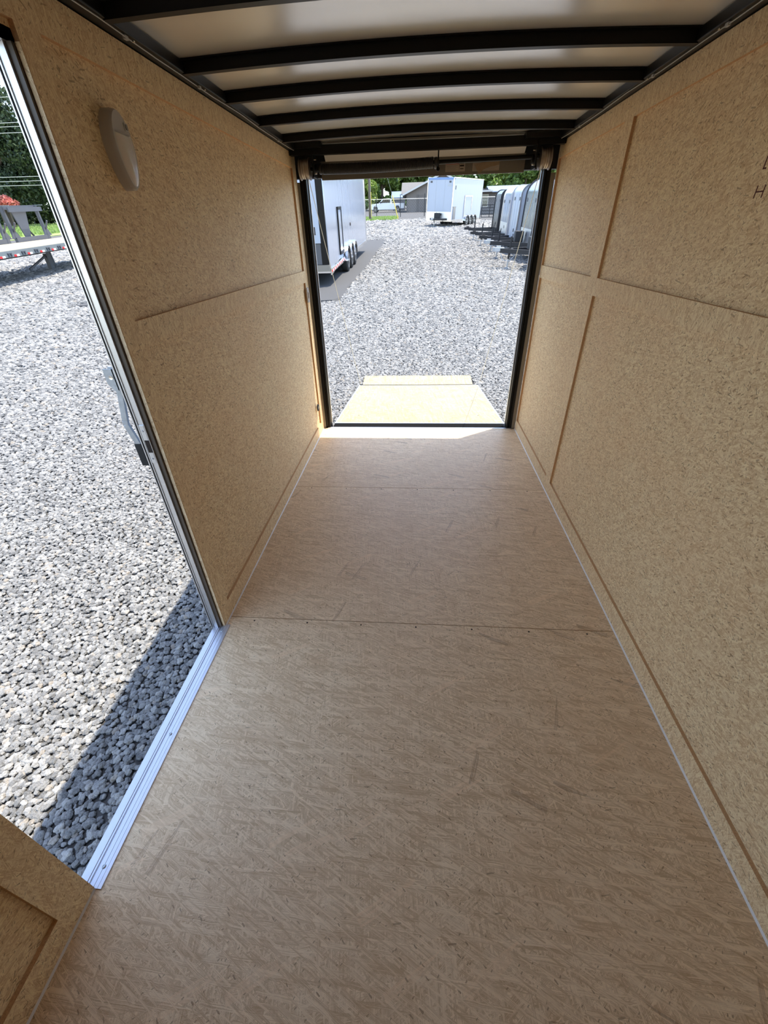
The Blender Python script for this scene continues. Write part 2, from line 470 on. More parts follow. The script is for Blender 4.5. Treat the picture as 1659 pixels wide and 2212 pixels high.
# floor: three sheets with butt joints
fl = MB()
for a, b in ((YF, 0.062), (0.065, 1.2795), (1.2825, 2.4995), (2.5025, YR)): fl.box(-XP, XP, a, b, -0.02, 0)
fl.box(-XP, XP, YF, YR, -0.045, -0.018)
struct(fl.build('floor', M['osb_floor']))
# nails along the joints
nl = MB()
for yy in (1.262, 2.482):
    for i in range(7): nl.lathe([(0, 0.004), (0.0012, 0.0035)], (-0.75 + i * 0.25, yy, 0), 'z', 8)
tag(nl.build('floor_screw_row', M['gap']), 'dark screw heads along the joints of the wood chip floor', 'screws', kind='stuff')

# walls
wl = MB()
wl.box(-XP - 0.010, -XP, YF, D0 - 0.012, 0, HW).box(-XP - 0.010, -XP, D1 + 0.014, YR, 0, HW).box(-XP - 0.010, -XP, D0 - 0.012, D1 + 0.014, DH, HW)
struct(wl.build('wall_left', M['osb_wall']))
wr = MB(); wr.box(XP, XP + 0.010, YF, YR, 0, HW)
struct(wr.build('wall_right', M['osb_wall']))
wf = MB(); wf.box(-XP, XP, YF - 0.01, YF, 0, HW)
struct(wf.build('wall_front', M['osb_front']))

def strip(name, m, *boxes):
    b = MB()
    for q in boxes: b.box(*q)
    o = b.build(name, m); struct(o)
    return o
strip('baseboard_right', M['osb_strip'], (XB, XP, YF, YR, 0, 0.088))
strip('baseboard_left', M['osb_strip'], (-XP, -XB, D1 + 0.012, YR, 0, 0.088), (-XP, -XB, YF, D0 + 0.0, 0, 0.09))
# trims: top strips, mid rails, stiles
strip('trim_1', M['osb_strip'], (XB, XP, YF, YR, 1.868, HW))
strip('trim_2', M['osb_strip'], (-XP, -XB, YF, YR, 1.868, HW))
strip('trim_3', M['osb_strip'], (XB, XP, YF, YR, 1.195, 1.274))
strip('trim_4', M['osb_strip'], (-XP, -XB, D1 + 0.012, YR, 1.200, 1.276))
strip('trim_5', M['osb_strip'], (XB, XP, 2.438, 2.532, 1.274, 1.868))
strip('trim_6', M['osb_strip'], (XB, XP, 2.445, 2.54, 0.088, 1.195))
strip('trim_7', M['osb_strip'], (XB, XP, 3.562, YR, 0.088, 1.195), (XB, XP, 3.562, YR, 1.274, 1.868))
strip('trim_8', M['osb_strip'], (-XP, -XB, 3.49, YR, 0.088, 1.200), (-XP, -XB, 3.49, YR, 1.276, 1.868))
strip('trim_9', M['osb_strip'], (-XP, -XB, D1 + 0.012, 1.300, 0.088, 1.200), (-XP, -XB, D1 + 0.012, 1.300, 1.276, 1.868))
strip('trim_10', M['osb_strip'], (-XP, -XB, 0.222, D0, 0.09, 1.868))
# white caulk beads where baseboard meets floor
for i, (x, a, b) in enumerate(((XB, YF, YR), (-XB, D1 + 0.014, YR), (-XB, YF, D0))):
    q = MB(); sx = -1 if x > 0 else 1
    q.prism([(x, 0), (x + sx * 0.0045, 0), (x, 0.005)], 'y', a, b)
    struct(q.build('trim_%d' % (11 + i), M['caulk']))

# ceiling: crowned sheet
def crown(x): return 0.018 * (1 - (x / 0.86) ** 2)
cb = MB(); n = 24
xs = [-0.90 + 1.8 * i / n for i in range(n + 1)]
pts = [(x, 1.983 + crown(x)) for x in xs] + [(x, 1.988 + crown(x)) for x in reversed(xs)]
for a, b in ((YF, 3.62),):
    cb.prism(pts, 'y', a, b)
struct(cb.build('ceiling', M['ceiling'], smooth=True))
# roof bows: shallow black hat sections across the ceiling
def bow_mesh():
    q = MB(); nn = 20
    for (y0, y1, z0, z1) in ((-0.013, 0.013, 0.0, 0.034), (-0.026, 0.026, 0.031, 0.0345)):
        xs = [-0.835 + 1.67 * i / nn for i in range(nn + 1)]
        q.prism([(x, 1.948 + z0 + crown(x)) for x in xs] + [(x, 1.948 + z1 + crown(x)) for x in reversed(xs)], 'y', y0, y1)
    return q
bow0 = None
ordn = ['nearest the camera', 'second counted from the camera', 'third counted from the camera', 'fourth counted from the camera', 'fifth counted from the camera']
bows_y = [1.10, 1.53, 1.955, 2.325, 2.75, 3.18]
for i, y in enumerate(bows_y):
    if bow0 is None:
        bow0 = bow_mesh().build('roof_bow', M['black']); o = bow0
    else:
        o = bow0.copy(); COL.objects.link(o)
    o.location = (0, y, 0)
    if i == 0: lab = 'black steel roof bow cut by the top edge of the photo'
    elif i == 1: lab = 'large black roof bow across the ceiling, closest one fully in view'
    elif i == 5: lab = 'thin black roof bow right before the rear spring beam'
    else: lab = 'arched black steel roof bow, %s full bow back from the camera' % ['second', 'third', 'fourth'][i - 2]
    tag(o, lab, 'roof bow', 'black roof bows under the white ceiling sheet')

# top side rails (tube) both sides
for k, sx in enumerate((-1, 1)):
    q = MB()
    a, b = sorted((sx * 0.828, sx * 0.90))
    q.box(a, b, YF, 3.62, HW + 0.003, 1.984)
    o = q.build('trim_%d' % (14 + k), M['black'], bevel=0.003); struct(o)
# wires and clips below the rails
def wire(sx):
    e = empty('ceiling_wire', (sx * 0.84, 0.8, 1.944))
    q = MB()
    z = HW - 0.001 - 1.944
    q.tube([(sx * 0.012 * math.sin(i * 0.9) * 0.3, i * 0.14, z + 0.0015 * math.sin(i * 1.7)) for i in range(0, 20)], 0.0016, 6)
    q.build('strand', M['wire'], e)
    for yy in ((0.18, 0.82, 1.28, 2.3) if sx < 0 else (1.0, 1.45, 2.3)):
        c = MB(); c.box(-0.004, 0.004, yy - 0.008, yy + 0.008, -0.001, 0.007); c.build('wire_clip', M['wire'], e)
        sc = MB(); sc.lathe([(0, 0.004), (0.003, 0.003)], (-sx * 0.010, yy + 0.02, -0.001), 'z', 10); sc.build('screw', M['screw'], e)
    return e
tag(wire(-1), 'thin grey wire clipped along the black rail above the left wall', 'wire')
tag(wire(1), 'thin grey wire clipped along the black rail above the right wall', 'wire')

# outer skin of the trailer, floor frame underneath and roof
ext = MB()
ext.box(-XO, -0.935, YF - 0.04, D0 - 0.03, -0.05, 2.03).box(-XO, -0.935, D1 + 0.03, 3.66, -0.05, 2.03).box(-XO, -0.935, D0 - 0.03, D1 + 0.03, DH + 0.03, 2.03)
ext.box(0.935, XO, YF - 0.04, 3.66, -0.05, 2.03).box(-XO, XO, YF - 0.05, YF - 0.04, -0.05, 2.03)
ext.box(-XO, XO, YF - 0.05, 3.66, 2.05, 2.055).box(-XO, -0.91, YF - 0.05, 3.66, 2.0, 2.052).box(0.91, XO, YF - 0.05, 3.66, 2.0, 2.052)
struct(ext.build('wall_outer', M['skin_white2']))
fr = MB()
for sx in (-1, 1): fr.box(min(sx * 0.80, sx * 0.93), max(sx * 0.80, sx * 0.93), YF, 3.62, -0.13, -0.045)
for i in range(12): fr.box(-0.8, 0.8, YF + 0.1 + i * 0.41, YF + 0.14 + i * 0.41, -0.10, -0.045)
struct(fr.build('trim_16', M['black_matte']))

# side door jamb (far, near, head): layered aluminium profile
def jamb(y, sy, name):
    """y: face of the opening, sy +1 when the wall lies at larger y"""
    q = MB()
    def bx(x0, x1, a, b, z0=0.0, z1=DH): q.box(-x1, -x0, min(y + sy * a, y + sy * b), max(y + sy * a, y + sy * b), z0, z1)
    bx(0.903, 0.922, 0.0, 0.03)
    bx(0.9005, 0.903, -0.004, 0.03)
    bx(0.922, 0.9265, -0.003, 0.03)
    bx(0.929, 0.933, -0.006, 0.04)
    o = q.build(name, M['alu'], bevel=0.0006); struct(o)
    q = MB(); q.box(-0.903, -0.8965, min(y + sy * 0.004, y + sy * 0.03), max(y + sy * 0.004, y + sy * 0.03), 0, DH)
    q.box(-0.903, -0.8865, min(y + sy * 0.002, y + sy * 0.010), max(y + sy * 0.002, y + sy * 0.010), 0, DH)
    return q
q1 = jamb(D1, 1, 'door_1')
struct(q1.build('trim_17', M['channel']))
q2 = jamb(D0, -1, 'door_2')
struct(q2.build('trim_18', M['channel']))
hd = MB(); hd.box(-0.933, -0.885, D0 - 0.03, D1 + 0.03, DH, DH + 0.02)
struct(hd.build('trim_19', M['alu']))
# raw edge of the sheathing at the far jamb
eg = MB(); eg.box(-0.884, -XB, D1 + 0.0095, D1 + 0.0125, 0.004, DH)
struct(eg.build('trim_20', M['osb_front']))

# door sill: ribbed aluminium threshold with screws
sl = empty('door_sill', (-0.89, D0, 0))
q = MB()
prof = [(-0.035, -0.03), (-0.035, 0.004), (-0.012, 0.004), (-0.0105, 0.0022), (-0.009, 0.004), (-0.0045, 0.004), (-0.002, 0.0005), (0.001, 0.0005), (0.003, 0.0045), (0.0135, 0.0045), (0.0142, 0.0035), (0.015, 0.0045), (0.0255, 0.0045), (0.026, 0.0038), (0.0266, 0.0045), (0.036, 0.0035), (0.037, 0.0), (0.037, -0.03)]
q.prism(prof, 'y', -0.002, D1 - D0 + 0.018)
q.build('ribbed_strip', M['sill'], sl)
for yy in (0.045, 0.42, 0.885):
    s_ = MB(); s_.lathe([(0, 0.0058), (0.0018, 0.0055), (0.0032, 0.0032), (0.0026, 0.0022), (0.0026, 0.0005)], (0.0145, yy, 0.0042), 'z', 16)
    s_.build('screw', M['galv'], sl, smooth=True)
tag(sl, 'ribbed aluminium threshold strip with screws at the side door', 'door sill')

# bar latch on the outside next to the door
bl = empty('bar_latch', (-0.95, 1.235, 0.95))
def beamset(name, m, segs, w, h, parent, bev=0.001):
    q = MB()
    for a, b in zip(segs[:-1], segs[1:]): q.beam(a, b, w, h)
    return q.build(name, m, parent, bevel=bev)
q = MB(); q.prism([(-0.030, 0.205), (0.012, 0.205), (0.018, 0.14), (-0.012, 0.135), (-0.030, 0.16)], 'y', -0.012, -0.007)
q.prism([(-0.030, 0.205), (0.012, 0.205), (0.018, 0.14), (-0.012, 0.135), (-0.030, 0.16)], 'y', 0.012, 0.017); q.box(-0.002, 0.002, -0.012, 0.017, 0.14, 0.205)
q.build('hasp', M['galv'], bl)
q = MB(); q.lathe([(-0.014, 0.005), (-0.0145, 0.0065), (-0.0125, 0.0065)], (-0.011, 0.001, 0.180), 'y', 14); q.lathe([(0, 0.003), (0.03, 0.003)], (-0.011, -0.010, 0.180), 'y', 10)
q.build('rivet', M['screw'], bl, smooth=True)
beamset('handle_bar', M['galv'], [(-0.006, 0.0, 0.140), (-0.028, 0.0, 0.035), (-0.030, 0.0, 0.022), (-0.012, 0.0, -0.048)], 0.010, 0.019, bl)
beamset('rubber_grip', M['rubber'], [(-0.013, 0.0, -0.045), (-0.012, 0.0, -0.128)], 0.015, 0.026, bl, 0.003)
q = MB(); q.tube([(0.016, 0.012, 0.35), (0.016, 0.012, -0.255)], 0.0075, 12); q.build('lock_rod', M['galv'], bl, smooth=True)
tag(bl, 'galvanised bar latch with black rubber grip hanging outside the side door', 'latch')
# striker slot in jamb
st = empty('striker_plate', (-0.912, D1 - 0.001, 0.905))
q = MB(); q.box(-0.0085, 0.0085, -0.003, 0.0, -0.062, 0.075); q.build('plate', M['alu'], st, bevel=0.001)
q = MB(); q.box(-0.006, 0.0085, -0.0042, -0.0028, -0.022, 0.022); q.build('slot', M['gap'], st)
for zz in (0.055, -0.045):
    q = MB(); q.lathe([(-0.0045, 0.0022), (-0.003, 0.0034)], (0, 0, zz), 'y', 10); q.build('screw', M['galv'], st)
tag(st, 'white striker plate with a black slot set in the door jamb', 'striker plate')

# wall lamp (unlit) on the left wall
lp = empty('dome_lamp', (-XP, 1.484, 1.70))
def teardrop(scale, n=40, z0=-0.105, z1=0.085):
    pts = []
    for i in range(n):
        a = 2 * math.pi * i / n
        y = math.sin(a); z = math.cos(a)
        zz = z * (0.082 if z > 0 else 0.098)
        w = 0.050 * (1 - 0.22 * max(0, -z) ** 1.2)
        pts.append((y * w * scale, zz * (0.5 + scale / 2)))
    return pts
def dome(levels, zcut=None, keep=None):
    q = MB(); rings = []
    for d, sc in levels:
        pts = teardrop(sc)
        b = len(q.v); q.v += [(d, p[0], p[1]) for p in pts]; rings.append(b)
    n = 40
    for r0, r1 in zip(rings[:-1], rings[1:]):
        for i in range(n): q.f.append((r0 + i, r0 + (i + 1) % n, r1 + (i + 1) % n, r1 + i))
    q.f.append(tuple(rings[-1] + i for i in range(n)))
    return q
q = dome([(0.0, 1.0), (0.022, 0.99), (0.030, 0.95), (0.034, 0.88)])
q.build('housing', M['white_plastic'], lp, smooth=True)
# lens: lower two thirds, slightly prouder
lens = MB(); rows = 14; colsn = 16
zt, zb = 0.030, -0.097
for i in range(rows + 1):
    z = zt + (zb - zt) * i / rows
    ang = math.acos(max(-1, min(1, z / (0.082 if z > 0 else 0.098))))
    w = 0.047 * math.sin(ang) * (1 - 0.22 * max(0, -math.cos(ang)) ** 1.2)
    for j in range(colsn + 1):
        t = -1 + 2 * j / colsn
        lens.v.append((0.024 + 0.018 * math.sqrt(max(0, 1 - t * t)) * (1 - (i / rows) ** 6 * 0.7), t * w, z + (-0.006 * (1 - t * t) if i == 0 else 0)))
for i in range(rows):
    for j in range(colsn):
        a = i * (colsn + 1) + j
        lens.f.append((a, a + 1, a + colsn + 2, a + colsn + 1))
def lens_mat():
    k = NB('frosted_lens')
    tc = k.n('ShaderNodeTexCoord').outputs['Object']
    w = k.n('ShaderNodeTexWave', bands_direction='Z'); w.inputs['Scale'].default_value = 130; k.l(tc, w.inputs[0])
    k.b.inputs['Base Color'].default_value = (0.72, 0.66, 0.62, 1)
    k.b.inputs['Roughness'].default_value = 0.14
    k.b.inputs['Subsurface Weight'].default_value = 0.2
    k.b.inputs['Subsurface Scale'].default_value = 0.01
    k.b.inputs['Coat Weight'].default_value = 0.5
    k.bump(w.outputs['Fac'], 0.15, 0.0005)
    return k.m
M['lens'] = lens_mat()
lens.build('lens', M['lens'], lp, smooth=True)
q = MB(); q.box(0.028, 0.0365, 0.018, 0.034, 0.036, 0.054); q.build('switch_bezel', M['white_plastic'], lp, bevel=0.001)
q = MB(); q.box(0.036, 0.0385, 0.021, 0.031, 0.039, 0.051); q.build('switch', M['dull'], lp, bevel=0.001)
tag(lp, 'oval wall lamp with frosted lower lens and small switch on the left wall', 'wall lamp')

# hand marks written on the right wall
wm = empty('wall_marking', (XP, 1.47, 1.50))
q = MB(); q.box(-0.0006, 0, 0.055, 0.059, 0.050, 0.078); q.box(-0.0006, 0, 0.046, 0.059, 0.050, 0.0535); q.build('upper_stroke', M['mark'], wm)
q = MB()
for y0_ in (0.020, 0.050): q.box(-0.0006, 0, y0_, y0_ + 0.0035, -0.012, 0.016)
q.box(-0.0006, 0, 0.020, 0.0535, 0.0005, 0.0035); q.build('lower_stroke', M['mark'], wm)
wm.location = (XP, 1.420, 1.545)
tag(wm, 'small dark red handwritten marks high on the right wall at the picture edge', 'marking')

# rocker switch box and dark socket near the rear on the left wall
sw = empty('light_switch', (-XB, 3.50, 1.115))
q = MB(); q.box(0, 0.012, -0.03, 0.03, -0.05, 0.05); q.build('cover_plate', M['white_plastic'], sw, bevel=0.004)
q = MB(); q.box(0.011, 0.018, -0.012, 0.012, -0.022, 0.022); q.build('rocker', M['sticker'], sw, bevel=0.002)
tag(sw, 'small pale switch plate on the left wall beside the rear opening', 'light switch')
so_ = empty('cable_port', (-XB, 3.42, 0.255))
q = MB(); q.lathe([(0, 0.030), (0.006, 0.030), (0.009, 0.026), (0.009, 0.018), (0.004, 0.016)], (0, 0, 0), 'x', 24); q.build('ring', M['rubber'], so_, smooth=True)
q = MB(); q.lathe([(0.002, 0.016), (0.007, 0.014), (0.008, 0.008)], (0, 0, 0), 'x', 20); q.build('plug', M['dull'], so_, smooth=True)
tag(so_, 'dark round port low on the left wall near the ramp', 'port')

# ================================================================== rear opening
OL, OR_ = -0.812, 0.798
JY0, JY1 = 3.588, 3.665
for i, (a, b) in enumerate(((-0.90, OL), (OR_, 0.90))):
    q = MB(); inn = b if i == 0 else a
    s = 1 if i == 0 else -1
    q.prism([(inn - s * 0.045, JY0 + 0.004), (inn - s * 0.030, JY0 + 0.016), (inn - s * 0.022, JY0 + 0.016), (inn - s * 0.012, JY0 + 0.006), (inn, JY0 + 0.012), (inn, JY1), (inn - s * 0.045, JY1)], 'z', -0.02, 1.86)
    struct(q.build('door_%d' % (3 + i), M['black'], bevel=0.0015))
    # pale plate between wall sheathing and black post
    q = MB(); x0, x1 = sorted((inn - s * 0.045, inn - s * 0.074)); q.box(x0, x1, JY0 + 0.002, JY1, -0.02, 1.80)
    struct(q.build('trim_%d' % (21 + i), M['dull']))
    q = MB(); x0, x1 = sorted((inn + s * 0.0005, inn + s * 0.006)); q.box(x0, x1, JY1 - 0.012, JY1 + 0.006, -0.02, 1.82)
    struct(q.build('trim_%d' % (23 + i), M['alu']))
# header behind the spring
q = MB(); q.box(-0.90, 0.90, 3.61, 3.665, 1.822, 2.05); struct(q.build('trim_25', M['black_matte']))
q = MB(); q.box(-0.70, 0.665, 3.600, 3.611, 1.808, 1.908); struct(q.build('trim_26', M['dull']))
hdr2 = MB(); hdr2.prism([(3.50, 1.984), (3.602, 1.904), (3.612, 1.904), (3.612, 1.995), (3.50, 1.995)], 'x', -0.665, 0.655)
struct(hdr2.build('trim_27', M['fascia']))
# black cross beam that carries the spring
q = MB(); q.box(-0.87, 0.87, 3.44, 3.49, 1.925, 1.972); q.box(-0.85, -0.66, 3.42, 3.58, 1.955, 1.985).box(0.62, 0.85, 3.42, 3.58, 1.955, 1.985)
struct(q.build('trim_28', M['black']))
# rear sill: bright strip and black hinge rail
q = MB(); q.box(-0.84, 0.84, 3.588, 3.605, -0.02, 0.003); struct(q.build('trim_29', M['sill']))
q = MB(); q.box(-0.795, 0.785, 3.606, 3.712, -0.07, -0.003); struct(q.build('trim_30', M['flat_black']))
q = MB(); q.box(-0.93, 0.93, 3.60, 3.66, -0.16, -0.02); struct(q.build('trim_31', M['black_matte']))

# torsion spring assembly
SZ, SY = 1.862, 3.50
ts = empty('torsion_spring', (0, SY, SZ))
q = MB(); q.tube([(-0.80, 0, -0.006), (0.78, 0, 0.0145)], 0.0125, 16); q.build('shaft', M['black'], ts, smooth=True)
q = MB(); path = []; turns = 92; x0, x1 = -0.672, 0.060
for i in range(turns * 12 + 1):
    t = i / (turns * 12); a = 2 * math.pi * i / 12
    x = x0 + (x1 - x0) * t
    z = -0.006 + 0.0132 * (x + 0.8)
    path.append((x, 0.0275 * math.cos(a), z + 0.0275 * math.sin(a) - 0.006 * math.sin(math.pi * t)))
q.tube(path, 0.0038, 5); q.build('coil', M['spring'], ts, smooth=True)
for x in (-0.695, 0.066):
    q = MB(); q.lathe([(0, 0.026), (0.006, 0.031), (0.018, 0.031), (0.024, 0.024), (0.032, 0.024)], (x, 0, SZ * 0 + 0.0132 * (x + 0.3) * 0.4), 'x', 20); q.build('winding_cone', M['spring'], ts, smooth=True)
q = MB(); q.box(0.088, 0.096, -0.012, 0.012, -0.010, 0.075); q.lathe([(-0.006, 0.011), (0.004, 0.011), (0.006, 0.006)], (0.092, -0.014, -0.030), 'y', 14); q.box(0.088, 0.096, -0.012, 0.010, -0.035, 0)
q.build('centre_bracket', M['black'], ts)
for sx, xc in ((-1, -0.775), (1, 0.755)):
    q = MB()
    pr = [(-0.050, 0.048), (-0.047, 0.060), (-0.043, 0.060), (-0.040, 0.050)] + [(-0.036 + 0.006 * i, 0.0515 + (0.002 if i % 2 else -0.001)) for i in range(6)] + [(0.012, 0.050), (0.016, 0.060), (0.020, 0.060), (0.024, 0.048)]
    pr = [(a * (-sx), r) for a, r in pr]
    q.lathe(pr, (xc, 0, 0.002 * sx), 'x', 32); q.build('cable_drum', M['drum'], ts, smooth=True)
    q = MB(); q.box(xc - sx * 0.052 - 0.004, xc - sx * 0.052 + 0.004, -0.06, 0.06, -0.05, 0.10); q.lathe([(-0.010, 0.024), (0.010, 0.024)], (xc - sx * 0.060, 0, 0), 'x', 18)
    q.build('bearing_plate', M['black'], ts)
    for zz, yy in ((-0.03, -0.03), (0.04, -0.03)):
        q = MB(); q.lathe([(-0.009, 0.004), (0.009, 0.004)], (xc - sx * 0.062, yy, zz), 'x', 8); q.build('bolt', M['screw'], ts)
tag(ts, 'black torsion spring and shaft with cable drums above the rear opening', 'torsion spring')

# stickers and paper on the header sheet
def sticker(x0, x1, z0, z1, red=True):
    e = empty('warning_sticker', ((x0 + x1) / 2, 3.5995, (z0 + z1) / 2))
    w, h = (x1 - x0) / 2, (z1 - z0) / 2
    q = MB(); q.box(-w, w, -0.0006, 0, -h, h); q.build('paper', M['sticker'], e)
    return e, w, h
e, w, h = sticker(0.145, 0.275, 1.826, 1.874)
q = MB(); q.box(-w, 0.024, -0.0012, -0.0006, h - 0.009, h); q.build('red_heading', M['red'], e)
q = MB(); q.box(0.030, 0.058, -0.0012, -0.0006, 0.002, 0.010); q.box(0.033, 0.055, -0.0012, -0.0006, -0.012, -0.008); q.box(0.030, 0.058, -0.0012, -0.0006, 0.016, 0.018)
q.box(0.026, 0.0275, -0.0012, -0.0006, -h + 0.004, h); q.build('black_marks', M['gap'], e)
q = MB()
for r in range(6): q.box(-w + 0.006, 0.018 - 0.01 * (r % 2), -0.0010, -0.0006, h - 0.016 - r * 0.0052, h - 0.0172 - r * 0.0052 + 0.0002)
q.build('text_lines', M['dull'], e)
tag(e, 'warning sticker with a red heading on the header sheet', 'sticker')
e, w, h = sticker(0.325, 0.50, 1.824, 1.868)
q = MB()
for r in range(7): q.box(-w + 0.006, w - 0.006 - 0.01 * (r % 3), -0.0010, -0.0006, h - 0.008 - r * 0.0052, h - 0.0092 - r * 0.0052 + 0.0002)
q.build('text_lines', M['dull'], e)
tag(e, 'text sticker half hidden behind the brown paper flap', 'sticker')
q = MB(); q.prism([(0.335, 1.858), (0.43, 1.874), (0.452, 1.846), (0.40, 1.832), (0.368, 1.806)], 'y', 3.588, 3.5895)
q.prism([(0.43, 1.874), (0.503, 1.880), (0.497, 1.852), (0.462, 1.846)], 'y', 3.591, 3.5922)
q.prism([(0.43, 1.874), (0.445, 1.876), (0.462, 1.846), (0.452, 1.846)], 'y', 3.5885, 3.5915)
tag(q.build('paper_flap', M['tape']), 'torn brown paper flap hanging over a sticker on the header', 'paper')

# lift cables from drums to the far ramp corners
RA = math.atan2(-0.205, 1.9)   # ramp slope
for sx, xa, xb, yb, zb, side in ((-1, -0.785, -0.772, 5.52, -0.165, 'left'), (1, 0.765, 0.815, 5.60, -0.18, 'right')):
    q = MB(); a = Vector((xa, 3.545, 1.835)); b = Vector((xb, yb, zb))
    q.tube([a.lerp(b, i / 12) - Vector((0, 0, 0.01 * math.sin(math.pi * i / 12))) for i in range(13)], 0.0024, 6)
    o = q.build('lift_cable', M['cable'])
    tag(o, 'thin steel cable slanting from the %s drum down to the lowered ramp' % side, 'cable', 'lift cables of the ramp')

# ramp door lowered on the gravel
rp = empty('ramp_door', (0.0, 3.715, -0.008))
rp.rotation_euler = (RA, 0, 0.004)
L = 1.90
q = MB(); q.box(-0.785, 0.792, 0.012, L, -0.004, 0.004); q.build('ramp_deck', M['osb_ramp'], rp)
q = MB()
q.box(-0.80, -0.785, 0.0, L + 0.006, -0.03, 0.006).box(0.792, 0.807, 0.0, L + 0.006, -0.03, 0.006).box(-0.80, 0.807, L, L + 0.012, -0.03, 0.006)
q.build('edge_frame', M['alu'], rp, bevel=0.001)
q = MB(); q.box(-0.785, 0.792, 0.0, 0.022, -0.004, 0.006); q.build('hinge_strip', M['galv'], rp)
q = MB(); q.box(-0.78, 0.785, 0.02, L - 0.01, -0.03, -0.005); q.build('ramp_skin', M['skin_white2'], rp)
fp = MB(); fp.prism([(L + 0.03, 0.004), (L + 0.32, 0.078), (L + 0.32, 0.064), (L + 0.03, -0.010)], 'x', -0.752, 0.738)
fp.build('ramp_flap', M['osb_ramp'], rp)
q = MB(); q.box(-0.75, 0.735, L + 0.004, L + 0.032, -0.012, 0.0075); q.build('flap_seam_shade', M['flat_black'], rp)  # added black strip standing in for the shadow line between ramp and flap
q = MB()
for (x, y) in ((-0.62, 0.98), (-0.62, 1.03), (-0.58, 0.985), (0.62, 0.98), (0.66, 1.0), (-0.6, 0.3), (0.6, 0.3)): q.lathe([(0.004, 0.006), (0.0055, 0.005)], (x, y, 0), 'z', 8)
q.build('screw_heads', M['gap'], rp)
tag(rp, 'lowered rear ramp door of pale wood chip board lying on the gravel', 'ramp')

# ================================================================== OUTSIDE GROUND
gm = MB(); gx = [-120, -60, -30, -20, -12, -8, -5, -3, -1.5, 0, 1.5, 3, 5, 8, 12, 20, 40, 90]; gy = [-20, -8, -3, 0, 2, 4, 7, 11, 16, 22, 30, 40, 52, 66, 85, 120, 180]
for y in gy:
    for x in gx: gm.v.append((x, y, gz(x, y) - 0.008 - (0.012 if y < 50 else 0)))
for j in range(len(gy) - 1):
    for i in range(len(gx) - 1):
        a = j * len(gx) + i; gm.f.append((a, a + 1, a + len(gx) + 1, a + len(gx)))
g = gm.build('ground', M['gravel_dirt']); struct(g)
slab_far = MB(); slab_far.v = [(x, y, gz(x, y) + 0.012) for x, y in ((-60, 52), (60, 52), (60, 180), (-60, 180))] + [(x, y, gz(x, y) - 0.05) for x, y in ((-60, 52), (60, 52), (60, 180), (-60, 180))]
slab_far.f = [(0, 1, 2, 3), (0, 4, 5, 1), (1, 5, 6, 2), (2, 6, 7, 3), (3, 7, 4, 0)]
struct(slab_far.build('gravel_apron', M['gravel']))
# asphalt pad under the left trailer
ap = MB(); P = [(-2.0, 29.9), (-1.98, 26), (-2.05, 22), (-2.0, 18.9), (-2.06, 16.5), (-2.04, 15.0), (-2.12, 13.6), (-2.02, 12.6), (-2.06, 11.9), (-2.22, 11.55), (-2.6, 11.5), (-4, 11.4), (-9, 11.4), (-9, 30), (-3.3, 29.9)]
nP = len(P)
ap.v = [(x, y, gz(x, y) + 0.022) for x, y in P] + [(x + (0.05 if x > -3 else 0), y, gz(x, y) - 0.02) for x, y in P]
ap.f = [tuple(range(nP))] + [(i, (i + 1) % nP, nP + (i + 1) % nP, nP + i) for i in range(nP)]
struct(ap.build('asphalt_pad', M['asphalt']))
def slab(name, pts, m, dz, lift=None):
    q = MB(); k = len(pts); Z = [gz(x, y) if lift is None else lift(x, y) for x, y in pts]
    q.v = [(x, y, z + dz) for (x, y), z in zip(pts, Z)] + [(x, y, z - 0.3) for (x, y), z in zip(pts, Z)]
    q.f = [tuple(range(k))] + [(i, (i + 1) % k, k + (i + 1) % k, k + i) for i in range(k)]
    o = q.build(name, m); struct(o); return o
slab('road', [(-40, 67.5), (40, 67.5), (40, 84), (-40, 84)], M['road'], 0.02)
slab('lawn', [(-14, 56.5), (-6, 55.5), (-3.8, 57.5), (-2.6, 60), (-3.4, 66.5), (-14, 66.5)], M['lawn'], 0.02)
slab('lawn_back', [(-36, 84), (60, 84), (60, 175), (-36, 175)], M['lawn'], 0.06)
slab('lawn_far', [(-130, 40), (-36, 40), (-36, 130), (-130, 130)], M['lawn'], 0.02, lambda x, y: gz(x, y) + 0.25 * (y > 50))

# gravel stones as loose stuff
rs = np.random.default_rng(3)
def sector(a0, a1, r0, r1, k, smin):
    out = []; r = r0
    while r < r1:
        s = max(smin, k * r)
        n = max(1, int((a1 - a0) * r / s))
        a = a0 + (np.arange(n) + rs.uniform(-0.5, 0.5, n)) * (a1 - a0) / n
        rr = r + rs.uniform(-0.5, 0.5, n) * s
        out.append(np.stack([rr * np.sin(a), rr * np.cos(a), np.full(n, s)], 1))
        r += s * 0.74
    return np.concatenate(out)
pA = sector(math.radians(-112), math.radians(-27), 0.93, 40, 0.0060, 0.025)
pA = pA[(pA[:, 0] < -0.96) & ~((pA[:, 0] > -9.1) & (pA[:, 1] > 11.3))]
pB = sector(math.radians(-20), math.radians(24), 3.8, 56, 0.0050, 0.028)
def ok(p):
    x, y = p[:, 0], p[:, 1]
    m = ~((x < -2.02) & (x > -9) & (y > 11.5) & (y < 29.9))
    m &= ~((y < 5.68) & (np.abs(x) < 0.80)) & ~((y < 6.0) & (np.abs(x) < 0.77))
    m &= (y > 3.72)
    m &= ~((x < -2.7) & (y > 55.5))
    return p[m]
pB = ok(pB)
pts = np.concatenate([pA, pB])
zz = -0.58 + 0.064 * pts[:, 1] - 0.035 * np.maximum(pts[:, 0], 0) + 0.012 * np.sin(pts[:, 0] * 1.3 + 0.7 * pts[:, 1]) * 0.6 - pts[:, 2] * 0.10 + rs.uniform(-0.15, 0.15, len(pts)) * pts[:, 2]
co = np.stack([pts[:, 0], pts[:, 1], zz], 1).astype(np.float32)
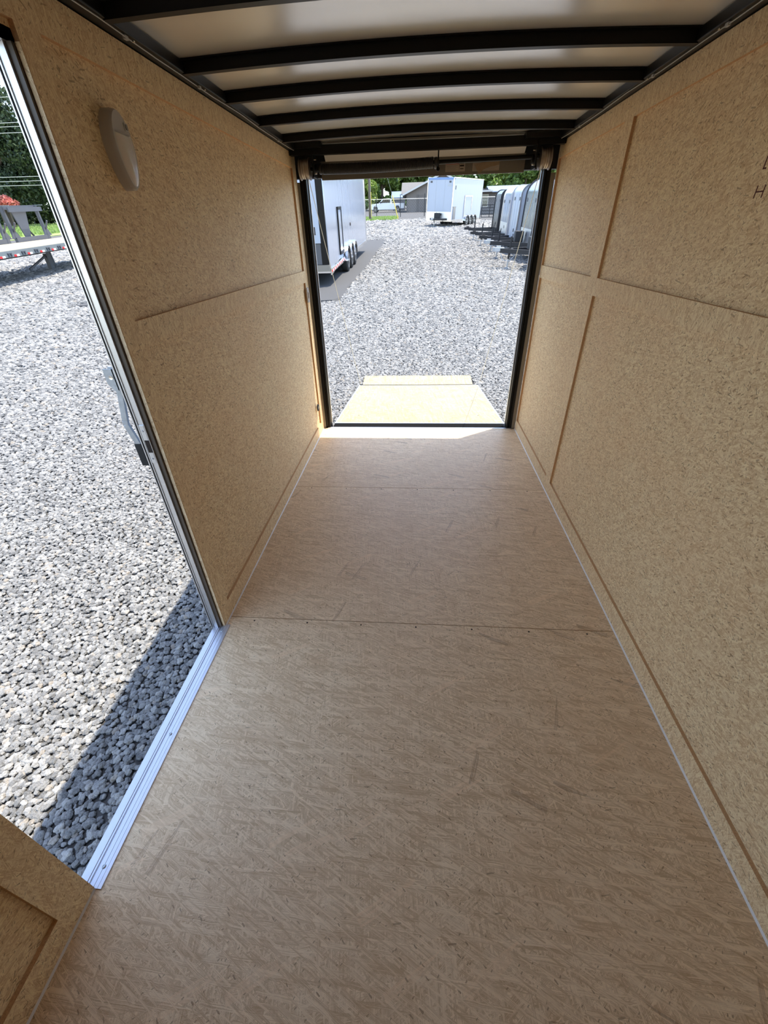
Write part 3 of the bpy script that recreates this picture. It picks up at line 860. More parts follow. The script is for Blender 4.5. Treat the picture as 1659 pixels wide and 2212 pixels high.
me = bpy.data.meshes.new('gravel'); me.vertices.add(len(co)); me.vertices.foreach_set('co', co.ravel())
at = me.attributes.new('sz', 'FLOAT', 'POINT'); at.data.foreach_set('value', (pts[:, 2] * rs.uniform(0.50, 1.05, len(pts)) * 0.84).astype(np.float32))
go_ = bpy.data.objects.new('gravel_stones', me); COL.objects.link(go_)
ng = bpy.data.node_groups.new('scatter_stones', 'GeometryNodeTree')
ng.interface.new_socket('Geometry', in_out='INPUT', socket_type='NodeSocketGeometry')
ng.interface.new_socket('Geometry', in_out='OUTPUT', socket_type='NodeSocketGeometry')
N, Lk = ng.nodes, ng.links
gi, gout = N.new('NodeGroupInput'), N.new('NodeGroupOutput')
j = N.new('GeometryNodeJoinGeometry') if False else N.new('GeometryNodeGeometryToInstance')
for v in range(6):
    ico = N.new('GeometryNodeMeshIcoSphere'); ico.inputs['Radius'].default_value = 1; ico.inputs['Subdivisions'].default_value = 3 if v < 6 else 2
    sp = N.new('GeometryNodeSetPosition'); Lk.new(ico.outputs['Mesh'], sp.inputs['Geometry'])
    vor = N.new('ShaderNodeTexVoronoi'); vor.inputs['Scale'].default_value = 0.75 + 0.08 * v; vor.feature = 'F1'
    pos = N.new('GeometryNodeInputPosition'); ad = N.new('ShaderNodeVectorMath'); ad.operation = 'ADD'; ad.inputs[1].default_value = (v * 7.3, v * 3.1, v)
    Lk.new(pos.outputs[0], ad.inputs[0]); Lk.new(ad.outputs[0], vor.inputs['Vector'])
    mr = N.new('ShaderNodeMath'); mr.operation = 'MULTIPLY_ADD'; mr.inputs[1].default_value = -0.75; mr.inputs[2].default_value = 1.30
    Lk.new(vor.outputs['Distance'], mr.inputs[0])
    sc = N.new('ShaderNodeVectorMath'); sc.operation = 'SCALE'; Lk.new(pos.outputs[0], sc.inputs[0]); Lk.new(mr.outputs[0], sc.inputs['Scale'])
    m2 = N.new('ShaderNodeVectorMath'); m2.operation = 'MULTIPLY'; m2.inputs[1].default_value = (1.0, 0.78 + 0.03 * v, 0.62)
    Lk.new(sc.outputs[0], m2.inputs[0]); Lk.new(m2.outputs[0], sp.inputs['Position'])
    sm = N.new('GeometryNodeSetMaterial'); sm.inputs['Material'].default_value = M['stone']
    Lk.new(sp.outputs[0], sm.inputs['Geometry']); Lk.new(sm.outputs[0], j.inputs[0])
iop = N.new('GeometryNodeInstanceOnPoints')
iop.inputs['Pick Instance'].default_value = True
Lk.new(gi.outputs[0], iop.inputs['Points']); Lk.new(j.outputs[0], iop.inputs['Instance'])
ri = N.new('FunctionNodeRandomValue'); ri.data_type = 'INT'
for s_ in ri.inputs:
    if s_.name == 'Max' and s_.type == 'INT': s_.default_value = 5
Lk.new([o for o in ri.outputs if o.type == 'INT'][0], iop.inputs['Instance Index'])
rr = N.new('FunctionNodeRandomValue'); rr.data_type = 'FLOAT_VECTOR'
rr.inputs[0].default_value = (-0.35, -0.35, 0); rr.inputs[1].default_value = (0.35, 0.35, 6.283)
Lk.new(rr.outputs[0], iop.inputs['Rotation'])
na = N.new('GeometryNodeInputNamedAttribute'); na.data_type = 'FLOAT'; na.inputs[0].default_value = 'sz'
Lk.new(na.outputs[0], iop.inputs['Scale'])
Lk.new(iop.outputs[0], gout.inputs[0])
md = go_.modifiers.new('scatter', 'NODES'); md.node_group = ng
me.materials.append(M['stone'])
tag(go_, 'loose grey and white gravel covering the sales yard', 'gravel', kind='stuff')
print('stones', len(pts))

# ================================================================== vehicles
def basis(origin, fdir):
    """local +X forward along the ground, +Z ground normal"""
    f = Vector((fdir[0], fdir[1], 0)).normalized()
    o = Vector((origin[0], origin[1], gz(*origin)))
    sx = -0.035 if origin[0] > 0 else 0.0
    n = Vector((-sx, -0.064, 1)).normalized()
    f = (f - n * f.dot(n)).normalized(); l = n.cross(f)
    return Matrix(((f.x, l.x, n.x, o.x), (f.y, l.y, n.y, o.y), (f.z, l.z, n.z, o.z), (0, 0, 0, 1)))
def wheel(parent, x, y, r=0.36, w=0.22, side=1):
    q = MB(); q.lathe([(-w / 2, r * 0.62), (-w / 2, r * 0.88), (-w * 0.38, r * 0.98), (-w * 0.2, r), (w * 0.2, r), (w * 0.38, r * 0.98), (w / 2, r * 0.88), (w / 2, r * 0.62)], (0, 0, 0), 'y', 28)
    t = q.build('wheel', M['rubber'], parent, smooth=True, loc=(x, y, r))
    q = MB()
    ys = side * w / 2
    q.lathe([(ys - side * 0.05, r * 0.60), (ys + side * 0.006, r * 0.64), (ys + side * 0.006, r * 0.58), (ys - side * 0.03, r * 0.54), (ys - side * 0.035, 0.02)], (0, 0, 0), 'y', 24)
    for k in range(6):
        a = math.pi * 2 * k / 6; q.beam((0.03 * math.cos(a), ys, 0.03 * math.sin(a)), (r * 0.58 * math.cos(a), ys - side * 0.006, r * 0.58 * math.sin(a)), r * 0.16, 0.02)
    q.lathe([(ys - side * 0.02, 0.07), (ys + side * 0.02, 0.06), (ys + side * 0.03, 0.03)], (0, 0, 0), 'y', 16)
    q.build('rim', M['alloy'], t, smooth=True)
    return t
def tongue(parent, Lt=1.25, w=1.4, z=0.5, jack=0.55, m=None, box=False):
    m = m or M['black_matte']
    q = MB(); q.beam((0.0, w / 2, z), (Lt, 0.03, z), 0.08, 0.13).beam((0.0, -w / 2, z), (Lt, -0.03, z), 0.08, 0.13).box(Lt - 0.45, Lt - 0.35, -0.22, 0.22, z - 0.05, z + 0.05)
    q.build('a_frame', m, parent)
    q = MB(); q.prism([(Lt - 0.12, -0.07), (Lt + 0.20, -0.055), (Lt + 0.28, 0), (Lt + 0.20, 0.055), (Lt - 0.12, 0.07)], 'z', z - 0.03, z + 0.09); q.box(Lt + 0.0, Lt + 0.16, -0.015, 0.015, z + 0.09, z + 0.14)
    q.build('coupler', M['galv'] if box else m, parent, bevel=0.01)
    jk = empty('jack', (Lt - 0.32, 0, 0)); jk.parent = parent
    q = MB(); q.tube([(0, 0, 0.30), (0, 0, z + 0.42)], 0.032, 12); q.build('outer_tube', m, jk, smooth=True)
    q = MB(); q.tube([(0, 0, 0.03), (0, 0, 0.34)], 0.024, 12).box(-0.08, 0.08, -0.08, 0.08, 0.015, 0.03); q.build('foot', M['galv'], jk, smooth=True)
    q = MB(); q.tube([(0, 0, z + 0.40), (0.0, 0.16, z + 0.42)], 0.012, 8).tube([(0, 0.16, z + 0.36), (0, 0.16, z + 0.50)], 0.014, 8); q.build('crank', m, jk)
    if box:
        q = MB(); q.box(0.10, 0.42, -0.19, 0.19, z + 0.05, z + 0.42); q.build('battery_box', m, parent, bevel=0.02)
    q = MB(); q.tube([(Lt, 0.05, z - 0.05), (Lt - 0.1, 0.12, z - 0.28), (Lt - 0.35, 0.16, z - 0.30), (Lt - 0.55, 0.12, z - 0.05)], 0.012, 6); q.build('safety_chain', M['galv'], parent)
def rounded_side(L, zb, zt, r, n=8, rear=0.0):
    """side outline in (x,z) with rounded front top"""
    p = [(-L, zb), (-L, zt - rear)]
    p += [(-L + rear, zt)] if rear else []
    for i in range(n + 1):
        a = math.pi / 2 * (1 - i / n)
        p.append((-r + r * math.cos(a), zt - r + r * math.sin(a)))
    p.append((0, zb))
    return p
def enclosed(origin, fdir, W_, L_, H_, skin, label, trim=None, zb=0.42, r=0.16, axles=(0.55,), Lt=1.3, wsides=(1, -1), guard=True, hatch=True, group=None, blackroof=None, name='enclosed_trailer'):
    e = empty(name, basis=basis(origin, fdir))
    q = MB(); q.prism(rounded_side(L_, zb, H_, r), 'y', -W_ / 2, W_ / 2); q.build('body', skin, e, smooth=True, bevel=0.02)
    trim = trim or M['chrome']
    for sy in (1, -1):
        q = MB(); pp = rounded_side(L_, zb, H_ + 0.012, r + 0.01)
        for a, b in zip(pp[1:-1], pp[2:]): q.beam((a[0] + 0.004, sy * (W_ / 2 + 0.002), a[1]), (b[0] + 0.004, sy * (W_ / 2 + 0.002), b[1]), 0.05, 0.05)
        q.build('corner_trim', trim, e)
    q = MB(); q.box(-L_, -0.02, -W_ / 2 - 0.012, W_ / 2 + 0.012, zb - 0.10, zb + 0.03); q.build('lower_rail', M['black_matte'] if trim is not M['chrome'] else M['chrome'], e)
    if guard:
        q = MB(); q.box(-0.02, 0.012, -W_ / 2 + 0.02, W_ / 2 - 0.02, zb, zb + 0.55); q.build('stone_guard', M['alu'], e)
    q = MB()
    for k in (-1, 1): q.box(0, 0.006, k * W_ / 6 - 0.006, k * W_ / 6 + 0.006, zb + 0.1, H_ - r)
    q.build('panel_seams', M['galv'], e)
    for k in (-1, 1):
        q = MB(); q.box(0.0, 0.012, k * (W_ / 2 - 0.30) - 0.09, k * (W_ / 2 - 0.30) + 0.09, H_ - r - 0.22, H_ - r - 0.10); q.build('marker_light', M['grey_skin'], e)
    q = MB(); q.box(0.0, 0.02, 0.16, 0.24, zb + 0.30, zb + 0.42); q.build('plug_cover', M['black_matte'], e)
    for i, ax in enumerate(axles):
        for sy in wsides:
            wheel(e, -L_ * ax, sy * (W_ / 2 + 0.0 - (0.0 if len(axles) < 3 else 0.02)), side=sy)
            q = MB(); c = -L_ * ax; pts = []
            for k in range(13):
                a = math.pi * k / 12; pts.append((c + 0.46 * math.cos(a), 0.38 + 0.44 * math.sin(a)))
            for k in range(12, -1, -1):
                a = math.pi * k / 12; pts.append((c + 0.42 * math.cos(a), 0.38 + 0.40 * math.sin(a)))
            a_, b_ = sorted((sy * (W_ / 2), sy * (W_ / 2 + 0.14))); q.prism(pts, 'y', a_, b_); q.build('fender', M['chrome'] if trim is M['chrome'] else M['black_matte'], e, smooth=True)
    tongue(e, Lt, min(W_ * 0.8, 1.5), zb + 0.05, box=hatch)
    tag(e, label, 'trailer', group)
    return e

# right row, tongues pointing to the lane
ROW = 'enclosed trailers in the row on the right of the lane'
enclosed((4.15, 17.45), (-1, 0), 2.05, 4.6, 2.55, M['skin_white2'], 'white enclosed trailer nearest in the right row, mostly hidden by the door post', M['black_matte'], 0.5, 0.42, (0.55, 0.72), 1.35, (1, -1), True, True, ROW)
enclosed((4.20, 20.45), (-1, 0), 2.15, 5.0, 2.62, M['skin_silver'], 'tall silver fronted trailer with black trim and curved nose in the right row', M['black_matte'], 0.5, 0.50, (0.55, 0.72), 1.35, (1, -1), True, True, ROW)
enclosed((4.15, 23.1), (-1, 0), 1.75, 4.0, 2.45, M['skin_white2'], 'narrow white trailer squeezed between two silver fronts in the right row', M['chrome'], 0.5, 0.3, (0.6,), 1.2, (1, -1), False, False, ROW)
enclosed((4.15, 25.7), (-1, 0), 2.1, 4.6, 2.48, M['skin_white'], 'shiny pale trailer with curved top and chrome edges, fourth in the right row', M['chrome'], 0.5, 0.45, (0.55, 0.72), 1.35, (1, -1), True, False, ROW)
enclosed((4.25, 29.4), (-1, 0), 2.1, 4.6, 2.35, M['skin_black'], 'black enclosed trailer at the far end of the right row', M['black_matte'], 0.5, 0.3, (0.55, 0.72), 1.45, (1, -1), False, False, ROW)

# big white trailer in the middle distance
a = 0.476; Wb = 2.25
K = Vector((2.467, 41.79)); d = Vector((math.sin(a), math.cos(a))); nn = Vector((-math.cos(a), math.sin(a)))
oc = K + nn * Wb / 2
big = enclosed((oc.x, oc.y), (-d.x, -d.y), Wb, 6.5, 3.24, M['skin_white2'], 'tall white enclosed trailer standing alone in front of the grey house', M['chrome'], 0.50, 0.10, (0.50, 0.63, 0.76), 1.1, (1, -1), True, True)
q = MB(); q.box(-4.05, -2.55, Wb / 2, Wb / 2 + 0.03, 0.62, 2.05); q.build('side_door', M['skin_white2'], big)
q = MB(); q.box(-4.13, -2.47, Wb / 2, Wb / 2 + 0.05, 2.05, 2.13).box(-2.55, -2.49, Wb / 2, Wb / 2 + 0.05, 0.62, 2.1).box(-4.11, -4.05, Wb / 2, Wb / 2 + 0.05, 1.1, 2.1); q.build('door_frame', M['chrome'], big)
q = MB(); q.box(-0.75, -0.25, Wb / 2, Wb / 2 + 0.03, 0.55, 1.35).box(-0.80, -0.20, Wb / 2, Wb / 2 + 0.035, 1.35, 1.40); q.build('small_hatch', M['skin_silver'], big)
q = MB(); q.box(0.0, 0.012, 0.62, 0.95, 2.72, 2.80).box(0.0, 0.012, 0.66, 0.80, 2.82, 2.85); q.build('front_emblem', M['galv'], big)
q = MB(); q.box(-0.30, 0.012, -Wb / 2, Wb / 2, 3.1, 3.245); q.build('roof_front_cap', mat('blue_cap', (0.16, 0.27, 0.50), 0.3), big, bevel=0.02)
q = MB(); q.box(-0.50, -0.44, Wb / 2, Wb / 2 + 0.02, 2.5, 2.75); q.build('side_lamp', M['gap'], big)

# shiny white trailer on the asphalt at left: its tail towards us
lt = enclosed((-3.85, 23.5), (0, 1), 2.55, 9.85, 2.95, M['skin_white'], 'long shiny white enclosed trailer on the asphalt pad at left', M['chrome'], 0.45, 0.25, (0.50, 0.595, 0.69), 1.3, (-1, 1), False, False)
yl = -2.55 / 2
q = MB(); q.box(-9.875, -9.845, yl + 0.02, 1.25, 0.45, 2.90); q.build('rear_frame', M['black'], lt)
q = MB(); q.box(-9.90, -9.87, yl + 0.20, 1.10, 1.08, 2.80); q.build('rear_door', M['skin_white2'], lt, bevel=0.01)
q = MB(); q.box(-9.91, -9.90, yl + 0.32, yl + 0.42, 1.28, 1.46); q.build('rear_latch', M['gap'], lt)
q = MB(); q.box(-9.93, -9.86, yl, 1.27, 0.40, 0.56); q.build('rear_bumper', M['dull'], lt)
q = MB(); q.box(-9.878, -9.868, yl + 0.22, 1.05, 0.57, 1.07); q.build('lower_panel', M['grey_skin'], lt)
q = MB(); q.box(-7.9, -7.3, yl - 0.02, yl, 0.70, 1.80); q.build('escape_door', M['skin_white'], lt, bevel=0.01)
q = MB(); q.box(-7.98, -7.90, yl - 0.035, yl, 0.66, 1.86).box(-7.30, -7.24, yl - 0.035, yl, 0.66, 1.86).box(-7.98, -7.24, yl - 0.035, yl, 1.80, 1.87).box(-7.98, -7.24, yl - 0.035, yl, 0.62, 0.70); q.build('escape_door_frame', M['black'], lt)
q = MB(); q.prism([(-9.85, 0.30), (-9.85, 0.46), (-6.5, 0.46), (-6.0, 0.46), (-6.35, 0.56), (-6.6, 0.56)], 'y', yl - 0.025, yl)
q.build('skirt', M['chrome'], lt)
rd = MB(); wh = MB()
for i in range(20):
    (rd if i % 2 == 0 else wh).box(-9.80 + i * 0.165, -9.80 + (i + 1) * 0.165, yl - 0.03, yl - 0.025, 0.36 + i * 0.004, 0.42 + i * 0.004)
rd.build('red_tape', M['reflect_red'], lt); wh.build('white_tape', M['white'], lt)
q = MB(); q.lathe([(-0.02, 0.05), (0.0, 0.05)], (-5.2, yl, 1.32), 'y', 12).lathe([(-0.02, 0.08), (0.0, 0.08)], (-6.9, yl, 2.62), 'y', 12); q.build('side_vents', M['gap'], lt)
q = MB(); q.box(-9.6, -6.6, -0.9, 0.9, 0.30, 0.42); q.build('underframe', M['black_matte'], lt)

# pickup truck beyond the fence
def truck():
    e = empty('pickup_truck', basis=basis((-5.75, 88.0), (-1, 0)))
    L2 = 2.95
    prof = [(-L2, 0.55), (-L2, 1.22), (-0.75, 1.25), (-0.75, 1.30), (1.15, 1.30), (2.55, 1.20), (2.90, 1.05), (L2, 0.5), (2.3, 0.42), (2.27, 0.75), (2.1, 0.95), (1.75, 0.95), (1.6, 0.75), (1.55, 0.42), (-1.45, 0.42), (-1.5, 0.75), (-1.65, 0.95), (-2.0, 0.95), (-2.15, 0.75), (-2.2, 0.5)]
    q = MB(); q.prism(prof, 'y', -0.98, 0.98); q.build('body', M['truck_white'], e, bevel=0.03)
    q = MB(); q.prism([(-0.78, 1.28), (-0.72, 1.86), (-0.3, 1.92), (0.55, 1.90), (0.80, 1.80), (1.35, 1.28)], 'y', -0.86, 0.86); q.build('cabin', M['truck_white'], e, bevel=0.04)
    q = MB(); q.prism([(-0.60, 1.34), (-0.56, 1.80), (0.55, 1.82), (1.14, 1.34)], 'y', -0.875, 0.875); q.build('window', M['glass'], e)
    q = MB(); q.box(2.90, 3.02, -0.9, 0.9, 0.5, 0.68); q.build('bumper', M['chrome'], e)
    q = MB(); q.box(0.95, 1.15, 0.95, 1.15, 1.32, 1.50).box(0.95, 1.15, -1.15, -0.95, 1.32, 1.50); q.build('mirror', M['black_matte'], e)
    for x in (1.93, -1.83):
        for sy in (1, -1): wheel(e, x, sy * 0.86, 0.40, 0.25, sy)
    return e
tag(truck(), 'white pickup truck parked on the road behind the fence', 'pickup truck')

# flatbed trailer seen through the side door
fb = empty('flatbed_trailer', basis=basis((-13.85, 14.9), (-0.10, 1)))
fz0, fz1 = 0.80, 0.96
q = MB()
for i in range(12): q.box(-6, 8.0, 0.06 + i * 0.205, 0.06 + i * 0.205 + 0.197, fz1 - 0.03, fz1 + 0.03)
q.build('plank_deck', M['pine'], fb)
q = MB(); q.box(-6, 8.0, 0.0, 0.06, fz0, fz1 + 0.02).box(-6, 8.0, 2.5, 2.56, fz0, fz1 + 0.02)
q.build('side_rail', M['deck_steel'], fb)
q = MB()
for i in range(20): q.box(-5.9 + i * 0.7, -5.83 + i * 0.7, 0.1, 2.5, fz0 + 0.02, fz1 - 0.04)
q.box(-6, 8, 0.8, 0.9, fz0 - 0.12, fz0 + 0.05).box(-6, 8, 1.7, 1.8, fz0 - 0.12, fz0 + 0.05); q.build('frame', M['charcoal'], fb)
for i in range(20):
    x = -5.8 + i * 0.7
    q = MB(); q.box(x + 0.10, x + 0.13, -0.03, 0.0, fz0 + 0.02, fz0 + 0.11).box(x + 0.23, x + 0.26, -0.03, 0.0, fz0 + 0.02, fz0 + 0.11).box(x + 0.08, x + 0.28, -0.03, 0, fz0 + 0.10, fz0 + 0.125)
    q.build('stake_pocket', M['charcoal'], fb)
    q = MB(); q.box(x + 0.38, x + 0.50, -0.008, 0.0, fz0 + 0.0, fz0 + 0.06); q.build('red_reflector', M['reflect_red'], fb)
    q = MB(); q.box(x + 0.50, x + 0.64, -0.008, 0.0, fz0 + 0.0, fz0 + 0.06); q.build('white_reflector', M['white'], fb)
q = MB(); q.beam((4.3, 1.2, 0.0), (4.3, 1.2, 0.62), 0.14, 0.14).box(4.15, 4.45, 1.05, 1.35, 0.0, 0.03).beam((3.0, 1.2, 0.2), (4.3, 1.2, 0.55), 0.06, 0.06); q.build('landing_leg', M['charcoal'], fb)
q = MB(); q.beam((5.9, 2.1, 0.0), (5.9, 2.1, 0.62), 0.14, 0.14).box(5.75, 6.05, 1.95, 2.25, 0.0, 0.03); q.build('landing_leg', M['charcoal'], fb)
for x in (-4.0, -2.9):
    for sy in (0.35, 2.2): wheel(fb, x, sy, 0.38, 0.24, -1)
tag(fb, 'grey flatbed trailer with pine plank deck and red and white reflectors', 'flatbed trailer')
def ramp_frame(x0, lab):
    """upright steel ramp frame standing on the far edge of the deck"""
    B = fb.matrix_world @ Matrix.Translation((x0, 2.62, fz1 + 0.04))
    e = empty('ramp_frame', basis=B)
    w = 2.25; h = 1.22
    q = MB(); q.beam((0, 0, 0.07), (w, 0, 0.07), 0.12, 0.16); q.build('bottom_beam', M['charcoal'], e)
    for x in (0.06, w - 0.06):
        q = MB(); q.beam((x, 0.05, 0.10), (x, 0.05, h), 0.12, 0.10).beam((x, -0.22, h * 0.55), (x, -0.02, 0.35), 0.05, 0.05); q.build('side_post', M['charcoal'], e)
        q = MB(); q.box(x - 0.03, x + 0.03, -0.30, 0.10, h, h + 0.03); q.build('top_plate', M['deck_steel'], e)
        q = MB(); q.prism([(x - 0.28, 0.12), (x + 0.28, 0.12), (x + 0.06, 0.45), (x - 0.06, 0.45)], 'y', -0.02, 0.0); q.build('gusset', M['charcoal'], e)
    q = MB(); q.beam((0.05, -0.18, h - 0.12), (w - 0.05, -0.18, h - 0.12), 0.06, 0.16).beam((0.05, 0.1, h - 0.05), (w - 0.05, 0.1, h - 0.05), 0.1, 0.14); q.build('crossbar', M['charcoal'], e)
    q = MB(); q.prism([(0.75, 0.14), (1.10, 0.14), (1.45, h - 0.2), (0.55, h - 0.2)], 'y', 0.05, 0.09); q.build('centre_panel', M['charcoal'], e)
    q = MB(); q.beam((w * 0.62, 0.12, 0.14), (w * 0.50, 0.35, h * 0.7), 0.06, 0.06); q.build('spring_arm', M['black_matte'], e)
    tag(e, lab, 'ramp frame', 'upright steel frames on the flatbed trailer')
ramp_frame(2.35, 'dark upright steel frame on the flatbed, at the left edge of the photo')
ramp_frame(5.05, 'dark upright steel frame on the flatbed, right one beside the door jamb')
ramp_frame(-0.35, 'dark upright steel frame on the flatbed, cut off by the left picture edge')

# ================================================================== fence, pole, gate, houses
def fence():
    e = empty('chain_link_fence', (0, 66, 0))
    q = MB(); q.tube([(-16, 0, gz(0, 66) + 2.0), (24, 0, gz(0, 66) + 2.0 - 0.035 * 24 * 0.5)], 0.035, 6); q.build('top_rail', M['fascia'], e)
    for i in range(12):
        x = -15 + i * 3.1
        q = MB(); q.tube([(x, 0, gz(x, 66)), (x, 0, gz(x, 66) + 2.35)], 0.045, 6); q.build('post', M['black_matte'], e)
    q = MB()
    k = 0
    x = -16.0
    while x < 20:
        z = gz(max(x, 0), 66)
        q.tube([(x, 0, z), (x + 1.9, 0, z + 1.95)], 0.0028, 3, False); q.tube([(x + 1.9, 0.01, z), (x, 0.01, z + 1.95)], 0.0028, 3, False); x += 0.30
    o = q.build('wire_mesh', M['galv'], e)
    return e
tag(fence(), 'chain link fence with dark posts and pale top rail along the road', 'fence')
up_ = empty('utility_pole', (-5.75, 58, gz(0, 58)))
q = MB(); q.tube([(0, 0, 0), (0, 0, 9.5)], [0.17, 0.12], 12); q.build('pole', M['wood_pole'], up_, smooth=True)
q = MB(); q.tube([(0.13, -0.12, 0.3), (0.13, -0.12, 2.6)], 0.05, 8); q.build('yellow_guard', M['yellow'], up_)
q = MB(); q.tube([(0.1, -0.16, 0.1), (0.1, -0.16, 9.2)], 0.035, 8); q.build('conduit', M['dull'], up_)
q = MB(); q.box(-0.9, 0.9, -0.06, 0.06, 8.8, 8.95); q.build('cross_arm', M['wood_pole'], up_)
tag(up_, 'dark wooden utility pole standing in the grass beside the fence', 'utility pole')
gw = empty('guy_wire', (-2.65, 60, gz(0, 60) + 0.02))
q = MB(); q.tube([(0, 0, 0), (-0.66, 0, 2.25)], 0.05, 8); q.build('yellow_sleeve', M['yellow'], gw)
q = MB(); q.tube([(-0.66, 0, 2.25), (-3.0, -1.9, 9.3)], 0.012, 5); q.build('wire', M['galv'], gw)
tag(gw, 'guy wire with a slanted yellow sleeve in front of the truck', 'guy wire')

def gate():
    e = empty('ranch_gate', (7.1, 60, gz(7.1, 60)))
    q = MB()
    for z in (0.15, 0.45, 0.75, 1.05, 1.3): q.beam((0, 0, z), (3.6, 0, z - 0.05), 0.06, 0.07)
    for x in (0.0, 0.9, 1.8, 2.7, 3.6): q.beam((x, 0, 0.1), (x, 0, 1.32), 0.07, 0.07)
    q.build('bars', M['black_matte'], e)
    q = MB(); q.beam((-0.2, 0, 0), (-0.2, 0, 1.7), 0.14, 0.14); q.build('post', M['black_matte'], e)
    return e
tag(gate(), 'black barred gate in front of the grey house on the right', 'gate')

h1 = empty('grey_house', (0, 85, gz(0, 85)))
zb = 0.0
q = MB(); q.prism([(-2.3, 0), (9.0, 0), (9.0, 2.5), (3.4, 4.75), (-2.3, 2.5)], 'y', 0, 7)
q.build('gable_wing', M['taupe'], h1)
q = MB(); q.box(-2.0, 12, 3.5, 9.5, 0, 2.5); q.build('main_wall', M['taupe'], h1)
def roof(q, x0, x1, x2, z0, z1, y0, y1, t=0.14):
    q.prism([(x0, z0), (x1, z1), (x2, z0), (x2, z0 + t), (x1, z1 + t), (x0, z0 + t)], 'y', y0, y1)
q = MB(); roof(q, -3.0, 3.4, 9.8, 2.22, 4.80, -0.6, 7.2); q.build('gable_roof', M['shingle'], h1)
q = MB(); q.prism([(2.0, 2.45), (6.5, 4.30), (11, 2.45), (11, 2.60), (6.5, 4.45), (2.0, 2.60)], 'x', -3.3, 2.5); q.build('main_roof', M['shingle'], h1)
q = MB()
for (a, b) in (((-3.0, 2.20), (3.4, 4.80)), ((9.8, 2.20), (3.4, 4.80))): q.beam((a[0], -0.62, a[1] + 0.06), (b[0], -0.62, b[1] + 0.06), 0.08, 0.24)
q.build('fascia', M['fascia'], h1)
q = MB(); q.box(-0.4, 2.6, -0.05, 0.02, 0.0, 2.25); q.build('garage_door', M['taupe_d'], h1)
q = MB(); q.box(-2.35, -2.15, -0.08, 0.05, 0, 2.4).box(-0.65, -0.45, -0.10, 0, 0, 2.3); q.build('downspout', M['taupe_d'], h1)
tag(h1, 'taupe house with shingle gable roof behind the tall white trailer', 'house')
h2 = empty('house_with_metal_roof', (8.8, 75, gz(8.8, 75)))
q = MB(); q.box(-0.6, 12, 1.0, 7, 0, 2.75); q.build('wall', M['house2'], h2)
q = MB(); q.prism([(0.2, 2.55), (4.0, 3.45), (7.8, 2.55), (7.8, 2.65), (4.0, 3.55), (0.2, 2.65)], 'x', 1.0, 13); q.build('roof', M['metal_roof'], h2)
q = MB(); q.prism([(-0.9, 2.75), (1.3, 2.55), (1.3, 2.70), (-0.9, 3.05)], 'y', -0.9, 4); q.build('porch_roof', M['shingle'], h2)
q = MB(); q.box(-0.9, 1.32, -0.95, -0.88, 2.55, 2.72); q.build('porch_fascia', M['fascia'], h2)
q = MB(); q.box(0.10, 1.0, 0.93, 1.0, 0.9, 2.4).box(0.18, 0.92, 0.90, 0.94, 1.70, 1.76)
q.build('window_frame', M['fascia'], h2)
q = MB(); q.box(0.18, 0.92, 0.915, 0.935, 0.98, 2.32); q.build('pane', M['glass'], h2)
tag(h2, 'dark grey house with pale blue metal roof and white framed window', 'house')
sh = empty('small_shed', (-4.3, 98, gz(0, 98)))
q = MB(); q.box(-1.0, 1.3, 0, 2, 0, 1.9); q.build('wall', M['house2'], sh)
q = MB(); q.prism([(-0.3, 1.9), (2.3, 3.0), (2.3, 3.1), (-0.3, 2.0)], 'x', -1.3, 1.6); q.build('roof', M['metal_roof'], sh)
tag(sh, 'small shed with a pale blue roof behind the pickup truck', 'shed')

# power lines beyond the flatbed
WL = ['topmost power line, alone high on the dark tree', 'upper line of the middle trio of power lines', 'middle line of the middle trio of power lines', 'lower line of the middle trio of power lines', 'highest of the three low power lines above the flatbed', 'centre one of the three low power lines above the flatbed', 'lowest power line, just above the flatbed frames']
for i, (z0, z1) in enumerate(((15.6, 14.4), (13.5, 12.9), (13.2, 12.5), (12.7, 12.0), (8.8, 8.0), (8.4, 7.6), (8.0, 7.2))):
    q = MB(); q.tube([(-100 + 8 * k, 60 + 0.12 * i, z0 + (z1 - z0) * ((-100 + 8 * k) + 50) / 14 * 0.35 - 0.25 * math.sin(math.pi * k / 8)) for k in range(9)], 0.028, 5)
    tag(q.build('power_line', M['wire']), WL[i], 'power line', 'power lines seen through the side door')

# ------------------------------------------------------------------ vegetation
def leaf_mesh(blobs, n, size, rng):
    """leaf cards spread over ellipsoidal clumps"""
    B = np.array(blobs); w = B[:, 3] * B[:, 4]; w = w / w.sum()
    idx = rng.choice(len(B), n, p=w)
    u = rng.normal(size=(n, 3)); u /= np.linalg.norm(u, axis=1)[:, None]
    rad = rng.uniform(0.55, 1.05, n) ** 0.6
    c = B[idx, :3] + u * rad[:, None] * B[idx][:, [3, 3, 4]]
    a = rng.normal(size=(n, 3)) + u * 0.6; a /= np.linalg.norm(a, axis=1)[:, None]
    t = np.cross(a, rng.normal(size=(n, 3))); t /= np.linalg.norm(t, axis=1)[:, None]
    b = np.cross(a, t); s = size * rng.uniform(0.5, 1.2, n)[:, None]
    V = np.stack([c - t * s, c + b * s * 0.6, c + t * s, c - b * s * 0.6], 1).reshape(-1, 3)
    me = bpy.data.meshes.new('foliage'); me.vertices.add(4 * n); me.vertices.foreach_set('co', V.astype(np.float32).ravel())
    me.loops.add(4 * n); me.loops.foreach_set('vertex_index', np.arange(4 * n, dtype=np.int32))
    me.polygons.add(n); me.polygons.foreach_set('loop_start', np.arange(0, 4 * n, 4, dtype=np.int32)); me.polygons.foreach_set('loop_total', np.full(n, 4, dtype=np.int32))
    me.update(calc_edges=True)
    return me
